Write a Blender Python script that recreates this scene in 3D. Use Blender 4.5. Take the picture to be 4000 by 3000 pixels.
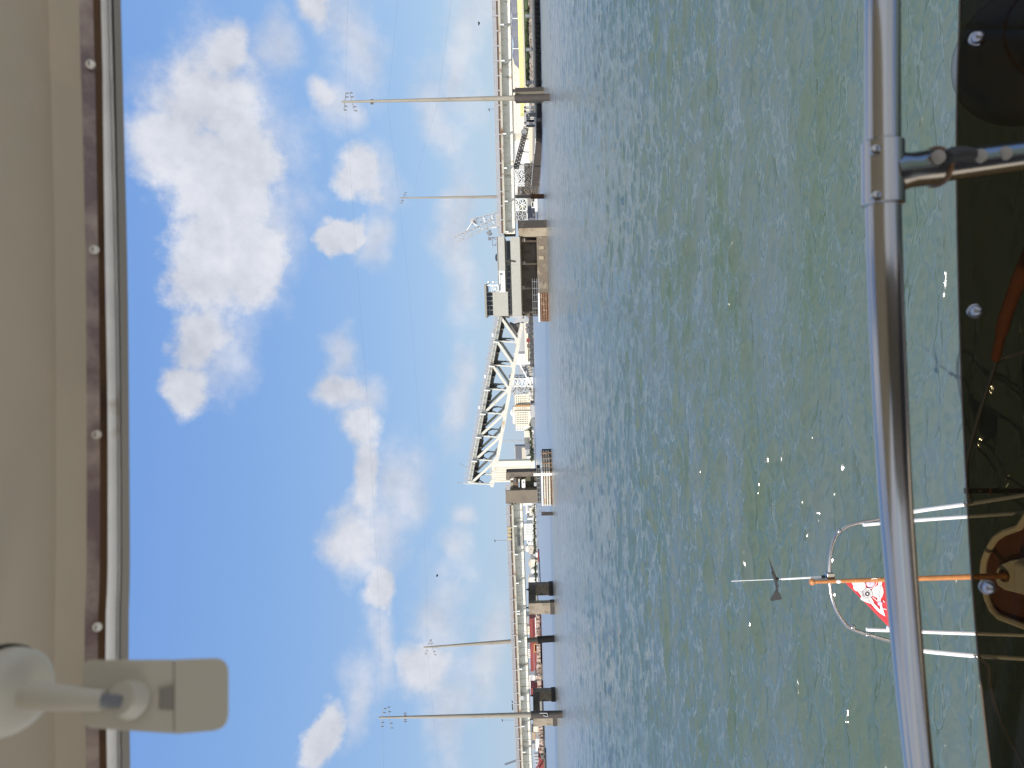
import bpy, math, random
import numpy as np
from mathutils import Vector
random.seed(7)
for o in list(bpy.data.objects): bpy.data.objects.remove(o)
S = bpy.context.scene
COL = S.collection
# ---------------------------------------------------------------- camera
F = 2773.0            # focal length in photo pixels (4000 wide)
H = 4.6               # eye height above the water
ROLL = math.radians(1.5)
X0, Y0 = 2067.0, 1500.0
sr, cr = math.sin(ROLL), math.cos(ROLL)
cam = bpy.data.cameras.new('camera'); camo = bpy.data.objects.new('camera', cam); COL.objects.link(camo)
from mathutils import Matrix
cx = Vector((-sr, 0, -cr)); cy = Vector((cr, 0, -sr)); cz = Vector((0, -1, 0))
camo.matrix_world = Matrix(((cx.x, cy.x, cz.x, 0), (cx.y, cy.y, cz.y, 0), (cx.z, cy.z, cz.z, H), (0, 0, 0, 1)))
cam.sensor_width = 36; cam.sensor_fit = 'HORIZONTAL'; cam.lens = F/4000*36
cam.shift_x = -(X0-2000)/4000; cam.clip_start = 0.02; cam.clip_end = 12000
cam.dof.use_dof = True; cam.dof.focus_distance = 40; cam.dof.aperture_fstop = 8.0
S.camera = camo
S.render.resolution_x = 1024; S.render.resolution_y = 768
# ---------------------------------------------------------------- light
SUN_EL = math.radians(41); SUN_AZ = math.radians(-150)   # azimuth from +Y towards +X
sd = Vector((math.sin(SUN_AZ)*math.cos(SUN_EL), math.cos(SUN_AZ)*math.cos(SUN_EL), math.sin(SUN_EL)))
sl = bpy.data.lights.new('sun', 'SUN'); sl.energy = 3.7; sl.angle = math.radians(0.5); sl.color = (1, .95, .87)
so = bpy.data.objects.new('sun', sl); COL.objects.link(so); so.rotation_euler = sd.to_track_quat('Z', 'Y').to_euler()
S.view_settings.view_transform = 'Standard'; S.view_settings.look = 'None'; S.view_settings.gamma = 1
S.view_settings.exposure = 0.45
W_ = bpy.data.worlds.new('World'); S.world = W_; W_.use_nodes = True
nt = W_.node_tree; nt.nodes.clear()
def N(t, **kw):
    n = nt.nodes.new(t)
    for k, v in kw.items(): setattr(n, k, v)
    return n
def L(a, b): nt.links.new(a, b)
def mth(op, a, b=None, c=None, clamp=False):
    n = nt.nodes.new('ShaderNodeMath'); n.operation = op; n.use_clamp = clamp
    for i, v in enumerate((a, b, c)):
        if v is None: continue
        if isinstance(v, (int, float)): n.inputs[i].default_value = v
        else: nt.links.new(v, n.inputs[i])
    return n.outputs[0]
def sstep(v, a, b):
    n = nt.nodes.new('ShaderNodeMapRange'); n.interpolation_type = 'SMOOTHSTEP'
    nt.links.new(v, n.inputs[0]); n.inputs[1].default_value = a; n.inputs[2].default_value = b
    n.inputs[3].default_value = 0; n.inputs[4].default_value = 1
    return n.outputs[0]
out = N('ShaderNodeOutputWorld'); bg = N('ShaderNodeBackground'); L(bg.outputs[0], out.inputs[0])
sky = N('ShaderNodeTexSky', sky_type='NISHITA', sun_disc=False)
sky.sun_elevation = SUN_EL; sky.sun_rotation = SUN_AZ
sky.altitude = 0; sky.air_density = 1.0; sky.dust_density = 0.3; sky.ozone_density = 2.0
bg.inputs[1].default_value = 0.12
# procedural clouds: ellipses in azimuth / elevation broken up by noise
tc = N('ShaderNodeTexCoord'); sp = N('ShaderNodeSeparateXYZ'); L(tc.outputs['Generated'], sp.inputs[0])
az = mth('ARCTAN2', sp.outputs[0], sp.outputs[1]); el = mth('ARCSINE', sp.outputs[2])
def azel(x, y):
    u, v = (x-X0)/F, (y-Y0)/F
    a, b = -sr*u-cr*v, -cr*u+sr*v
    return math.atan2(a, 1), math.asin(b/math.sqrt(1+a*a+b*b))
cmb = N('ShaderNodeCombineXYZ'); L(az, cmb.inputs[0]); L(el, cmb.inputs[1])
nz = N('ShaderNodeTexNoise'); nz.inputs['Scale'].default_value = 8; nz.inputs['Detail'].default_value = 9; nz.inputs['Roughness'].default_value = .62
L(tc.outputs['Generated'], nz.inputs['Vector'])
nh = N('ShaderNodeTexNoise'); nh.inputs['Scale'].default_value = 26; nh.inputs['Detail'].default_value = 8; nh.inputs['Roughness'].default_value = .6
L(tc.outputs['Generated'], nh.inputs['Vector'])
nw = N('ShaderNodeTexNoise'); nw.inputs['Scale'].default_value = 5; nw.inputs['Detail'].default_value = 5
L(tc.outputs['Generated'], nw.inputs['Vector'])
wv = N('ShaderNodeVectorMath', operation='SUBTRACT'); L(nw.outputs['Color'], wv.inputs[0]); wv.inputs[1].default_value = (.5, .5, .5)
ws = N('ShaderNodeVectorMath', operation='SCALE'); L(wv.outputs[0], ws.inputs[0]); ws.inputs['Scale'].default_value = .15
wa = N('ShaderNodeVectorMath', operation='ADD'); L(cmb.outputs[0], wa.inputs[0]); L(ws.outputs[0], wa.inputs[1])
zf = N('ShaderNodeVectorMath', operation='MULTIPLY'); L(wa.outputs[0], zf.inputs[0]); zf.inputs[1].default_value = (1, 1, 0)
def blobs(lst):
    acc = None
    for (x, y, rx, ry) in lst:
        a, e = azel(x, y)
        s1 = N('ShaderNodeVectorMath', operation='SUBTRACT'); L(zf.outputs[0], s1.inputs[0]); s1.inputs[1].default_value = (a, e, 0)
        s2 = N('ShaderNodeVectorMath', operation='MULTIPLY'); L(s1.outputs[0], s2.inputs[0]); s2.inputs[1].default_value = (F/ry, F/rx, 0)
        s3 = N('ShaderNodeVectorMath', operation='LENGTH'); L(s2.outputs[0], s3.inputs[0])
        v = mth('SUBTRACT', 1.0, s3.outputs['Value'])
        acc = v if acc is None else mth('SMOOTH_MAX', acc, v, .15)
    return acc
hard = blobs([(850, 440, 260, 250), (650, 560, 150, 150), (880, 700, 240, 260), (860, 980, 230, 260), (1000, 1040, 150, 190),
    (830, 1240, 150, 210), (790, 1440, 120, 180), (990, 640, 130, 260), (920, 250, 90, 130), (1360, 690, 100, 125), (1290, 930, 66, 80), (1320, 30, 90, 130),
    (1300, 380, 66, 80), (1370, 1545, 95, 100), (1420, 2080, 135, 170), (1480, 1850, 100, 180), (1610, 2600, 115, 140), (1250, 2950, 80, 120), (1480, 2270, 60, 90), (1450, 1680, 90, 100)])
soft = blobs([(960, 500, 230, 330), (1010, 900, 210, 380), (900, 1330, 150, 260), (1420, 720, 90, 150), (1400, 930, 80, 130), (1500, 2060, 120, 210), (1440, 1560, 90, 120), (1330, 420, 80, 120), (1650, 2620, 90, 150), (1120, 200, 110, 130), (1430, 160, 130, 260), (1600, 1880, 130, 240), (1740, 450, 120, 300), (1760, 900, 110, 500),
    (1820, 200, 80, 300), (1660, 2400, 110, 220), (1380, 2750, 70, 240), (1750, 2230, 90, 130), (1380, 1380, 60, 150), (1780, 1500, 90, 300),
    (1850, 2560, 90, 220), (1460, 2500, 60, 300), (1795, 2070, 60, 70), (1690, 820, 60, 80), (1720, 2800, 120, 300)])
fb = mth('ADD', mth('SUBTRACT', nz.outputs['Fac'], .5), mth('MULTIPLY', mth('SUBTRACT', nh.outputs['Fac'], .5), .55))
dh = mth('MULTIPLY_ADD', fb, 1.6, mth('ADD', hard, .05)); ds = mth('MULTIPLY_ADD', fb, 1.6, soft)
nsf = N('ShaderNodeTexNoise'); nsf.inputs['Scale'].default_value = 4; nsf.inputs['Detail'].default_value = 2; L(tc.outputs['Generated'], nsf.inputs['Vector'])
edge_w = mth('MULTIPLY_ADD', mth('SUBTRACT', nsf.outputs['Fac'], .35, None, True), 2.6, .14)
ahn = mth('DIVIDE', mth('ADD', dh, .02), edge_w, None, True); ah = mth('MULTIPLY', sstep(ahn, 0, 1), .97)
asf = mth('MULTIPLY', sstep(ds, -.15, 1.0), .72)
alpha = mth('MAXIMUM', ah, asf)
# generic cloud cover outside the photographed part of the sky
ng = N('ShaderNodeTexNoise'); ng.inputs['Scale'].default_value = 2.2; ng.inputs['Detail'].default_value = 7; L(tc.outputs['Generated'], ng.inputs['Vector'])
behind = mth('MAXIMUM', sstep(mth('ABSOLUTE', az), .75, 1.1), sstep(el, .62, .85))
ag = mth('MULTIPLY', mth('MULTIPLY', sstep(ng.outputs['Fac'], .40, .56), behind), .9)
alpha = mth('MAXIMUM', alpha, ag)
n2 = N('ShaderNodeTexNoise'); n2.inputs['Scale'].default_value = 6; n2.inputs['Detail'].default_value = 6
off = N('ShaderNodeVectorMath', operation='ADD'); L(tc.outputs['Generated'], off.inputs[0]); off.inputs[1].default_value = (3, 1, .4); L(off.outputs[0], n2.inputs['Vector'])
def shifted(sc, det, ro, dz):
    vo = N('ShaderNodeVectorMath', operation='ADD'); L(tc.outputs['Generated'], vo.inputs[0]); vo.inputs[1].default_value = (-.5*dz, 0, dz)
    nn = N('ShaderNodeTexNoise'); nn.inputs['Scale'].default_value = sc; nn.inputs['Detail'].default_value = det; nn.inputs['Roughness'].default_value = ro; L(vo.outputs[0], nn.inputs['Vector']); return nn.outputs['Fac']
relief = mth('ADD', mth('MULTIPLY', mth('SUBTRACT', nz.outputs['Fac'], shifted(8, 9, .62, .05)), .85), mth('MULTIPLY', mth('SUBTRACT', nh.outputs['Fac'], shifted(26, 8, .6, .010)), .3))
shade = mth('ADD', mth('ADD', mth('MULTIPLY', n2.outputs['Fac'], .55), .13), relief)
cr_ = N('ShaderNodeValToRGB'); L(shade, cr_.inputs[0])
cr_.color_ramp.elements[0].position = .10; cr_.color_ramp.elements[0].color = (3.0, 3.2, 3.7, 1)
cr_.color_ramp.elements[1].position = .62; cr_.color_ramp.elements[1].color = (5.0, 5.1, 5.5, 1)
mx = N('ShaderNodeMix', data_type='RGBA'); L(alpha, mx.inputs['Factor'])
# tint of the clear sky
ramp = N('ShaderNodeValToRGB'); L(mth('MULTIPLY', el, 1/1.5708), ramp.inputs[0]); K = 1/(.12*2**.45)
re_ = ramp.color_ramp.elements; re_[0].position = 0; re_[0].color = (.375*K, .50*K, .69*K, 1); re_[1].position = 1; re_[1].color = (.14*K, .27*K, .6*K, 1)
for po, c_ in ((.045, (.36, .51, .72)), (.12, (.30, .48, .77)), (.22, (.235, .425, .79)), (.35, (.18, .36, .78))):
    q_ = re_.new(po); q_.color = tuple(v*K for v in c_)+(1,)
tint = N('ShaderNodeMix', data_type='RGBA'); tint.inputs['Factor'].default_value = .85
L(sky.outputs[0], tint.inputs['A']); L(ramp.outputs[0], tint.inputs['B'])
L(tint.outputs['Result'], mx.inputs['A']); L(cr_.outputs[0], mx.inputs['B']); L(mx.outputs['Result'], bg.inputs[0])

# ---------------------------------------------------------------- geometry helpers
def ray(x, y):
    u, v = (x-X0)/F, (y-Y0)/F
    return -sr*u-cr*v, -cr*u+sr*v
def at(x, y, Y):
    a, b = ray(x, y); return Vector((a*Y, Y, H+b*Y))
def zp(x, y, z):
    a, b = ray(x, y); Y = (z-H)/b; return Vector((a*Y, Y, z))
BK = .15; BN = math.sqrt(1+BK*BK); BA = Vector((1/BN, -BK/BN, 0)); BP = Vector((BK/BN, 1/BN, 0)); BO = Vector((0, 160, 0))
def W(s, t, z): return BO+BA*s+BP*t+Vector((0, 0, z))
def br(x, y, t=0.0):
    a, b = ray(x, y); Y = (160+t*BN)/(1+BK*a)
    return (a*Y-BK*(Y-160))/BN, H+b*Y
class MB:
    def __init__(s): s.v = []; s.f = []
    def poly(s, pts):
        n = len(s.v); s.v += [Vector(p) for p in pts]; s.f.append(tuple(range(n, n+len(pts)))); return s
    def prism(s, pts, ex):
        ex = Vector(ex); pts = [Vector(p) for p in pts]; n = len(s.v); k = len(pts)
        s.v += pts+[p+ex for p in pts]
        s.f.append(tuple(range(n, n+k))); s.f.append(tuple(reversed(range(n+k, n+2*k))))
        for i in range(k):
            j = (i+1) % k; s.f.append((n+i, n+k+i, n+k+j, n+j))
        return s
    def box(s, a, b):
        (x0, y0, z0), (x1, y1, z1) = a, b
        return s.prism([(x0, y0, z0), (x1, y0, z0), (x1, y1, z0), (x0, y1, z0)], (0, 0, z1-z0))
    def wb(s, s0, s1, t0, t1, z0, z1):      # box in bridge coordinates
        return s.prism([W(s0, t0, z0), W(s1, t0, z0), W(s1, t1, z0), W(s0, t1, z0)], (0, 0, z1-z0))
    def pb(s, x0, x1, y0, y1, t0, t1):      # box whose front face (depth t0) covers a photo rectangle
        xc, yc = (x0+x1)/2, (y0+y1)/2
        return s.wb(br(xc, y1, t0)[0], br(xc, y0, t0)[0], t0, t1, br(x1, yc, t0)[1], br(x0, yc, t0)[1])
    def fbx(s, x0, x1, y0, y1, Y, d, z0=None):   # facing box far away at distance Y
        xc, yc = (x0+x1)/2, (y0+y1)/2
        xa, xb = at(xc, y1, Y).x, at(xc, y0, Y).x
        zb = at(x1, yc, Y).z if z0 is None else z0
        zt = at(x0, yc, Y).z
        return s.box((xa, Y, zb), (xb, Y+d, zt))
    def bar(s, p, q, w, d=None, up=(0, 1, 0)):
        p, q = Vector(p), Vector(q); ax = (q-p)
        if ax.length < 1e-6: return s
        u = Vector(up); sd_ = ax.cross(u)
        if sd_.length < 1e-6: sd_ = ax.cross(Vector((1, 0, 0)))
        sd_.normalize(); u2 = sd_.cross(ax).normalized(); d = w if d is None else d
        a = sd_*w/2; b = u2*d/2
        return s.prism([p-a-b, p+a-b, p+a+b, p-a+b], ax)
    def tube(s, pts, r, n=10, cap=True):
        pts = [Vector(p) for p in pts]; rs = r if isinstance(r, (list, tuple)) else [r]*len(pts)
        base = len(s.v); m = len(pts); ref = None
        for i, p in enumerate(pts):
            tg = (pts[min(i+1, m-1)]-pts[max(i-1, 0)]).normalized()
            if ref is None:
                ref = tg.cross(Vector((0, 0, 1)))
                if ref.length < .1: ref = tg.cross(Vector((0, 1, 0)))
            ref = (ref-tg*ref.dot(tg)).normalized(); bn = tg.cross(ref)
            for k in range(n):
                an = 2*math.pi*k/n; s.v.append(p+(ref*math.cos(an)+bn*math.sin(an))*rs[i])
        for i in range(m-1):
            for k in range(n):
                a = base+i*n+k; b = base+i*n+(k+1) % n; s.f.append((a, b, b+n, a+n))
        if cap:
            s.f.append(tuple(reversed(range(base, base+n)))); s.f.append(tuple(range(base+(m-1)*n, base+m*n)))
        return s
    def lathe(s, c, ax, prof, n=20):        # prof: (radius, height) along axis
        ax = Vector(ax).normalized(); u = ax.orthogonal().normalized(); v = ax.cross(u); c = Vector(c); base = len(s.v)
        for (r, h) in prof:
            for k in range(n):
                an = 2*math.pi*k/n; s.v.append(c+ax*h+(u*math.cos(an)+v*math.sin(an))*max(r, 1e-4))
        for i in range(len(prof)-1):
            for k in range(n):
                a = base+i*n+k; b = base+i*n+(k+1) % n; s.f.append((a, b, b+n, a+n))
        s.f.append(tuple(reversed(range(base, base+n)))); s.f.append(tuple(range(base+(len(prof)-1)*n, base+len(prof)*n)))
        return s
    def ball(s, c, r, n=14, m=8, sc=(1, 1, 1)):
        c = Vector(c); base = len(s.v)
        for i in range(m+1):
            th = math.pi*i/m
            for k in range(n):
                ph = 2*math.pi*k/n
                s.v.append(c+Vector((r*sc[0]*math.sin(th)*math.cos(ph), r*sc[1]*math.sin(th)*math.sin(ph), r*sc[2]*math.cos(th))))
        for i in range(m):
            for k in range(n):
                a = base+i*n+k; b = base+i*n+(k+1) % n; s.f.append((a, a+n, b+n, b))
        return s
    def loft(s, rows, closed=False):
        base = len(s.v); n = len(rows[0])
        for r in rows: s.v += [Vector(p) for p in r]
        for i in range(len(rows)-1):
            for k in range(n-1 if not closed else n):
                a = base+i*n+k; b = base+i*n+(k+1) % n; s.f.append((a, b, b+n, a+n))
        return s
    def build(s, name, mat, parent=None, smooth=False, bevel=0, fix=True):
        base = ORG.get(parent.name) if parent else None
        if base is None:
            vs = s.v; base = Vector((sum(v.x for v in vs)/len(vs), sum(v.y for v in vs)/len(vs), min(v.z for v in vs)))
        me = bpy.data.meshes.new(name); me.from_pydata([tuple(v-base) for v in s.v], [], s.f); me.validate()
        if fix:
            import bmesh
            bm = bmesh.new(); bm.from_mesh(me); bmesh.ops.recalc_face_normals(bm, faces=bm.faces); bm.to_mesh(me); bm.free()
        if smooth: 
            for p in me.polygons: p.use_smooth = True
            me.set_sharp_from_angle(angle=math.radians(40))
        me.materials.append(mat)
        o = bpy.data.objects.new(name, me); COL.objects.link(o); ORG[o.name] = base
        if parent: o.parent = parent
        else: o.location = base
        if bevel:
            b = o.modifiers.new('bevel', 'BEVEL'); b.width = bevel; b.segments = 4; b.limit_method = 'ANGLE'
        return o
ORG = {}
def tag(o, label=None, cat=None, group=None, kind=None):
    if label: o['label'] = label
    if cat: o['category'] = cat
    if group: o['group'] = group
    if kind: o['kind'] = kind
    return o
def thing(name, label, cat, loc, group=None):
    o = bpy.data.objects.new(name, None); COL.objects.link(o); o.location = loc; ORG[o.name] = Vector(loc); o.empty_display_size = .1
    return tag(o, label, cat, group)
def textmesh(mb, body, p0, rd, ud, size):
    cu = bpy.data.curves.new('t', 'FONT'); cu.body = body; cu.size = 1; cu.resolution_u = 2
    ob = bpy.data.objects.new('t', cu); COL.objects.link(ob)
    dg = bpy.context.evaluated_depsgraph_get(); me = ob.evaluated_get(dg).to_mesh()
    n = len(mb.v); rd = Vector(rd); ud = Vector(ud)
    wd = max((v.co.x for v in me.vertices), default=1)
    mb.v += [Vector(p0)+rd*(v.co.x/wd)+ud*(v.co.y*size) for v in me.vertices]
    mb.f += [tuple(n+i for i in p.vertices) for p in me.polygons]
    bpy.data.objects.remove(ob); bpy.data.curves.remove(cu)

# ---------------------------------------------------------------- materials
def mat(name, col, rough=.7, metal=0, var=.12, scale=2.0, stain=None, amt=.5, ssc=.5, streak=1.0, bump=0, spec=.5, coat=0):
    m = bpy.data.materials.new(name); m.use_nodes = True; t = m.node_tree; b = t.nodes['Principled BSDF']
    b.inputs['Roughness'].default_value = rough; b.inputs['Metallic'].default_value = metal
    b.inputs['Specular IOR Level'].default_value = spec; b.inputs['Coat Weight'].default_value = coat
    c = t.nodes.new('ShaderNodeTexCoord'); mp = t.nodes.new('ShaderNodeMapping'); t.links.new(c.outputs['Object'], mp.inputs[0])
    mp.inputs['Scale'].default_value = (1, 1, streak)
    n = t.nodes.new('ShaderNodeTexNoise'); n.inputs['Scale'].default_value = scale; n.inputs['Detail'].default_value = 6; t.links.new(mp.outputs[0], n.inputs['Vector'])
    r = t.nodes.new('ShaderNodeMapRange'); t.links.new(n.outputs['Fac'], r.inputs[0]); r.inputs[1].default_value = .25; r.inputs[2].default_value = .75
    r.inputs[3].default_value = 1-var; r.inputs[4].default_value = 1+var
    v = t.nodes.new('ShaderNodeVectorMath'); v.operation = 'SCALE'; v.inputs[0].default_value = col; t.links.new(r.outputs[0], v.inputs['Scale'])
    o = v.outputs[0]
    if stain:
        n3 = t.nodes.new('ShaderNodeTexNoise'); n3.inputs['Scale'].default_value = ssc; n3.inputs['Detail'].default_value = 7; n3.inputs['Roughness'].default_value = .65
        t.links.new(mp.outputs[0], n3.inputs['Vector'])
        r3 = t.nodes.new('ShaderNodeMapRange'); t.links.new(n3.outputs['Fac'], r3.inputs[0]); r3.inputs[1].default_value = .62-amt*.3; r3.inputs[2].default_value = .74-amt*.2
        mxx = t.nodes.new('ShaderNodeMix'); mxx.data_type = 'RGBA'; t.links.new(r3.outputs[0], mxx.inputs['Factor']); t.links.new(o, mxx.inputs['A'])
        mxx.inputs['B'].default_value = (*stain, 1); o = mxx.outputs['Result']
    t.links.new(o, b.inputs['Base Color'])
    if bump:
        bp = t.nodes.new('ShaderNodeBump'); bp.inputs['Strength'].default_value = bump; bp.inputs['Distance'].default_value = .02
        t.links.new(n.outputs['Fac'], bp.inputs['Height']); t.links.new(bp.outputs[0], b.inputs['Normal'])
    return m
RUST = (.16, .06, .025)
M = dict(
    conc=mat('concrete', (.30, .25, .19), .85, stain=(.12, .10, .075), amt=.5, ssc=.35, bump=.4),
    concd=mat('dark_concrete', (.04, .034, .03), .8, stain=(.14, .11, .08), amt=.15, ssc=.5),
    tan=mat('tan_concrete', (.35, .29, .21), .85, stain=(.2, .14, .09), amt=.4, ssc=.4),
    brown=mat('brown_concrete', (.17, .14, .11), .85, stain=(.09, .07, .055), amt=.5, ssc=.4),
    girder=mat('girder_paint', (.82, .78, .68), .5, var=.07, scale=.8, stain=(.34, .28, .2), amt=.2, ssc=.7, streak=.35),
    edge=mat('edge_beam_paint', (.44, .42, .36), .6, stain=RUST, amt=.28, ssc=.6),
    rail=mat('railing_concrete', (.36, .35, .36), .8, stain=(.3, .2, .12), amt=.1, ssc=.3),
    fascia=mat('shaded_rusty_fascia', (.14, .10, .07), .8, stain=(.2, .09, .04), amt=.4, ssc=.7),  # dark brown has the shadow below the railing painted in, with rust stains
    white=mat('white_paint', (.78, .78, .76), .45, var=.05),
    leaf=mat('cream_steel', (.58, .565, .50), .45, var=.06, stain=(.42, .30, .17), amt=.14, ssc=.4),
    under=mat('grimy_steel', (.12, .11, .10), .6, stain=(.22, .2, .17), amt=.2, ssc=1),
    clad=mat('house_cladding', (.41, .40, .355), .5, var=.05, scale=1),
    roofg=mat('grey_roof_panel', (.40, .39, .36), .5, var=.06),
    glass=mat('dark_glass', (.015, .018, .022), .12, var=.1),
    black=mat('black_steel', (.02, .02, .022), .5),
    grey=mat('grey_steel', (.22, .23, .24), .5),
    pole=mat('weathered_pole', (.30, .27, .22), .8, stain=(.2, .16, .12), amt=.3, ssc=1, streak=.2),
    pile=mat('tarred_pile', (.06, .05, .045), .8, stain=(.13, .09, .06), amt=.25, ssc=1.2, streak=.3),
    rustp=mat('rusty_pile', (.22, .10, .05), .8, stain=(.08, .04, .03), amt=.5, ssc=1),
    timber=mat('fender_timber', (.19, .10, .06), .8, stain=(.48, .36, .22), amt=.35, ssc=1.1),
    tlight=mat('light_timber', (.60, .55, .46), .7, stain=(.45, .25, .12), amt=.3, ssc=.9),
    wire=mat('wire', (.05, .05, .05), .5),
    yellow=mat('yellow_panels', (.88, .86, .34), .5, var=.05),
    green=mat('foliage', (.055, .075, .03), .8, var=.4, scale=.4),
    rock=mat('riprap_rock', (.07, .07, .07), .9, stain=(.3, .29, .27), amt=.2, ssc=.3),
    red=mat('red_sheet', (.25, .045, .04), .6, stain=(.2, .04, .03), amt=.3, ssc=.05),
    cream=mat('cream_wall', (.80, .74, .60), .7, var=.05),
    beige=mat('beige_wall', (.58, .52, .43), .75, stain=(.4, .3, .2), amt=.15, ssc=.06),
    offw=mat('offwhite_wall', (.78, .76, .72), .7, var=.05),
    mauve=mat('blue_grey_wall', (.15, .155, .18), .7),
    lgrey=mat('light_grey_wall', (.42, .42, .43), .7),
    orange=mat('orange_brown', (.55, .28, .10), .7),
    chrome=mat('stainless', (.49, .475, .45), .18, 1, var=.02),
    chromew=mat('bright_stainless', (.9, .9, .9), .3, .2, var=.02),
    plast=mat('offwhite_plastic', (.58, .54, .435), .4, var=.02),
    liner=mat('headliner', (.52, .445, .325), .75, var=.07, scale=4, stain=(.62, .50, .37), amt=.15, ssc=5),
    mauves=mat('track_seal', (.21, .15, .15), .35, stain=(.46, .37, .31), amt=.6, ssc=14),
    brownw=mat('brown_track', (.16, .08, .03), .5, stain=(.08, .04, .02), amt=.3, ssc=12),
    alu=mat('aluminium_trim', (.95, .93, .86), .4, 0, var=.12, scale=18, stain=(.55,.42,.30), amt=.12, ssc=9),
    greyt=mat('grey_trim', (.27, .25, .21), .5),
    darkg=mat('dark_gasket', (.05, .05, .055), .5),
    teak=mat('teak', (.19, .07, .035), .6, var=.25, scale=12, streak=1),
    gel=mat('cream_gelcoat', (.90, .80, .60), .3, var=.03),
    leather=mat('brown_leather', (.22, .07, .025), .6, var=.2, scale=30),
    nut=mat('nut_steel', (.42, .42, .44), .3, 1),
    cabin=mat('added_wall_brown', (.20, .15, .10), .5),
    csole=mat('dark_reflect_sole', (.05, .042, .036), .7),
    sole=mat('cockpit_sole', (.68, .59, .46), .7, stain=(.5,.43,.33), amt=.3, ssc=2),
    varn=mat('varnished_wood', (.42, .17, .05), .3, var=.2, scale=20, coat=.4),
    tyre=mat('weathered_rubber', (.055, .05, .05), .8),
    rubber=mat('black_rubber', (.02, .02, .02), .6),
    redf=mat('red_flag_cloth', (.60, .035, .045), .8, stain=(.3, .04, .06), amt=.3, ssc=6),
    whitef=mat('white_flag_cloth', (.82, .80, .78), .8, var=.03),
    lilac=mat('lilac_print', (.50, .46, .62), .7, var=.2, scale=40),
    darkf=mat('dark_print', (.09, .08, .09), .7),
    dock=mat('dock_paving', (.36, .35, .33), .9, stain=(.22, .21, .19), amt=.4, ssc=.05),
    ground=mat('shore_ground', (.30, .27, .22), .9, stain=(.14, .14, .09), amt=.4, ssc=.02),
)
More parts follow.
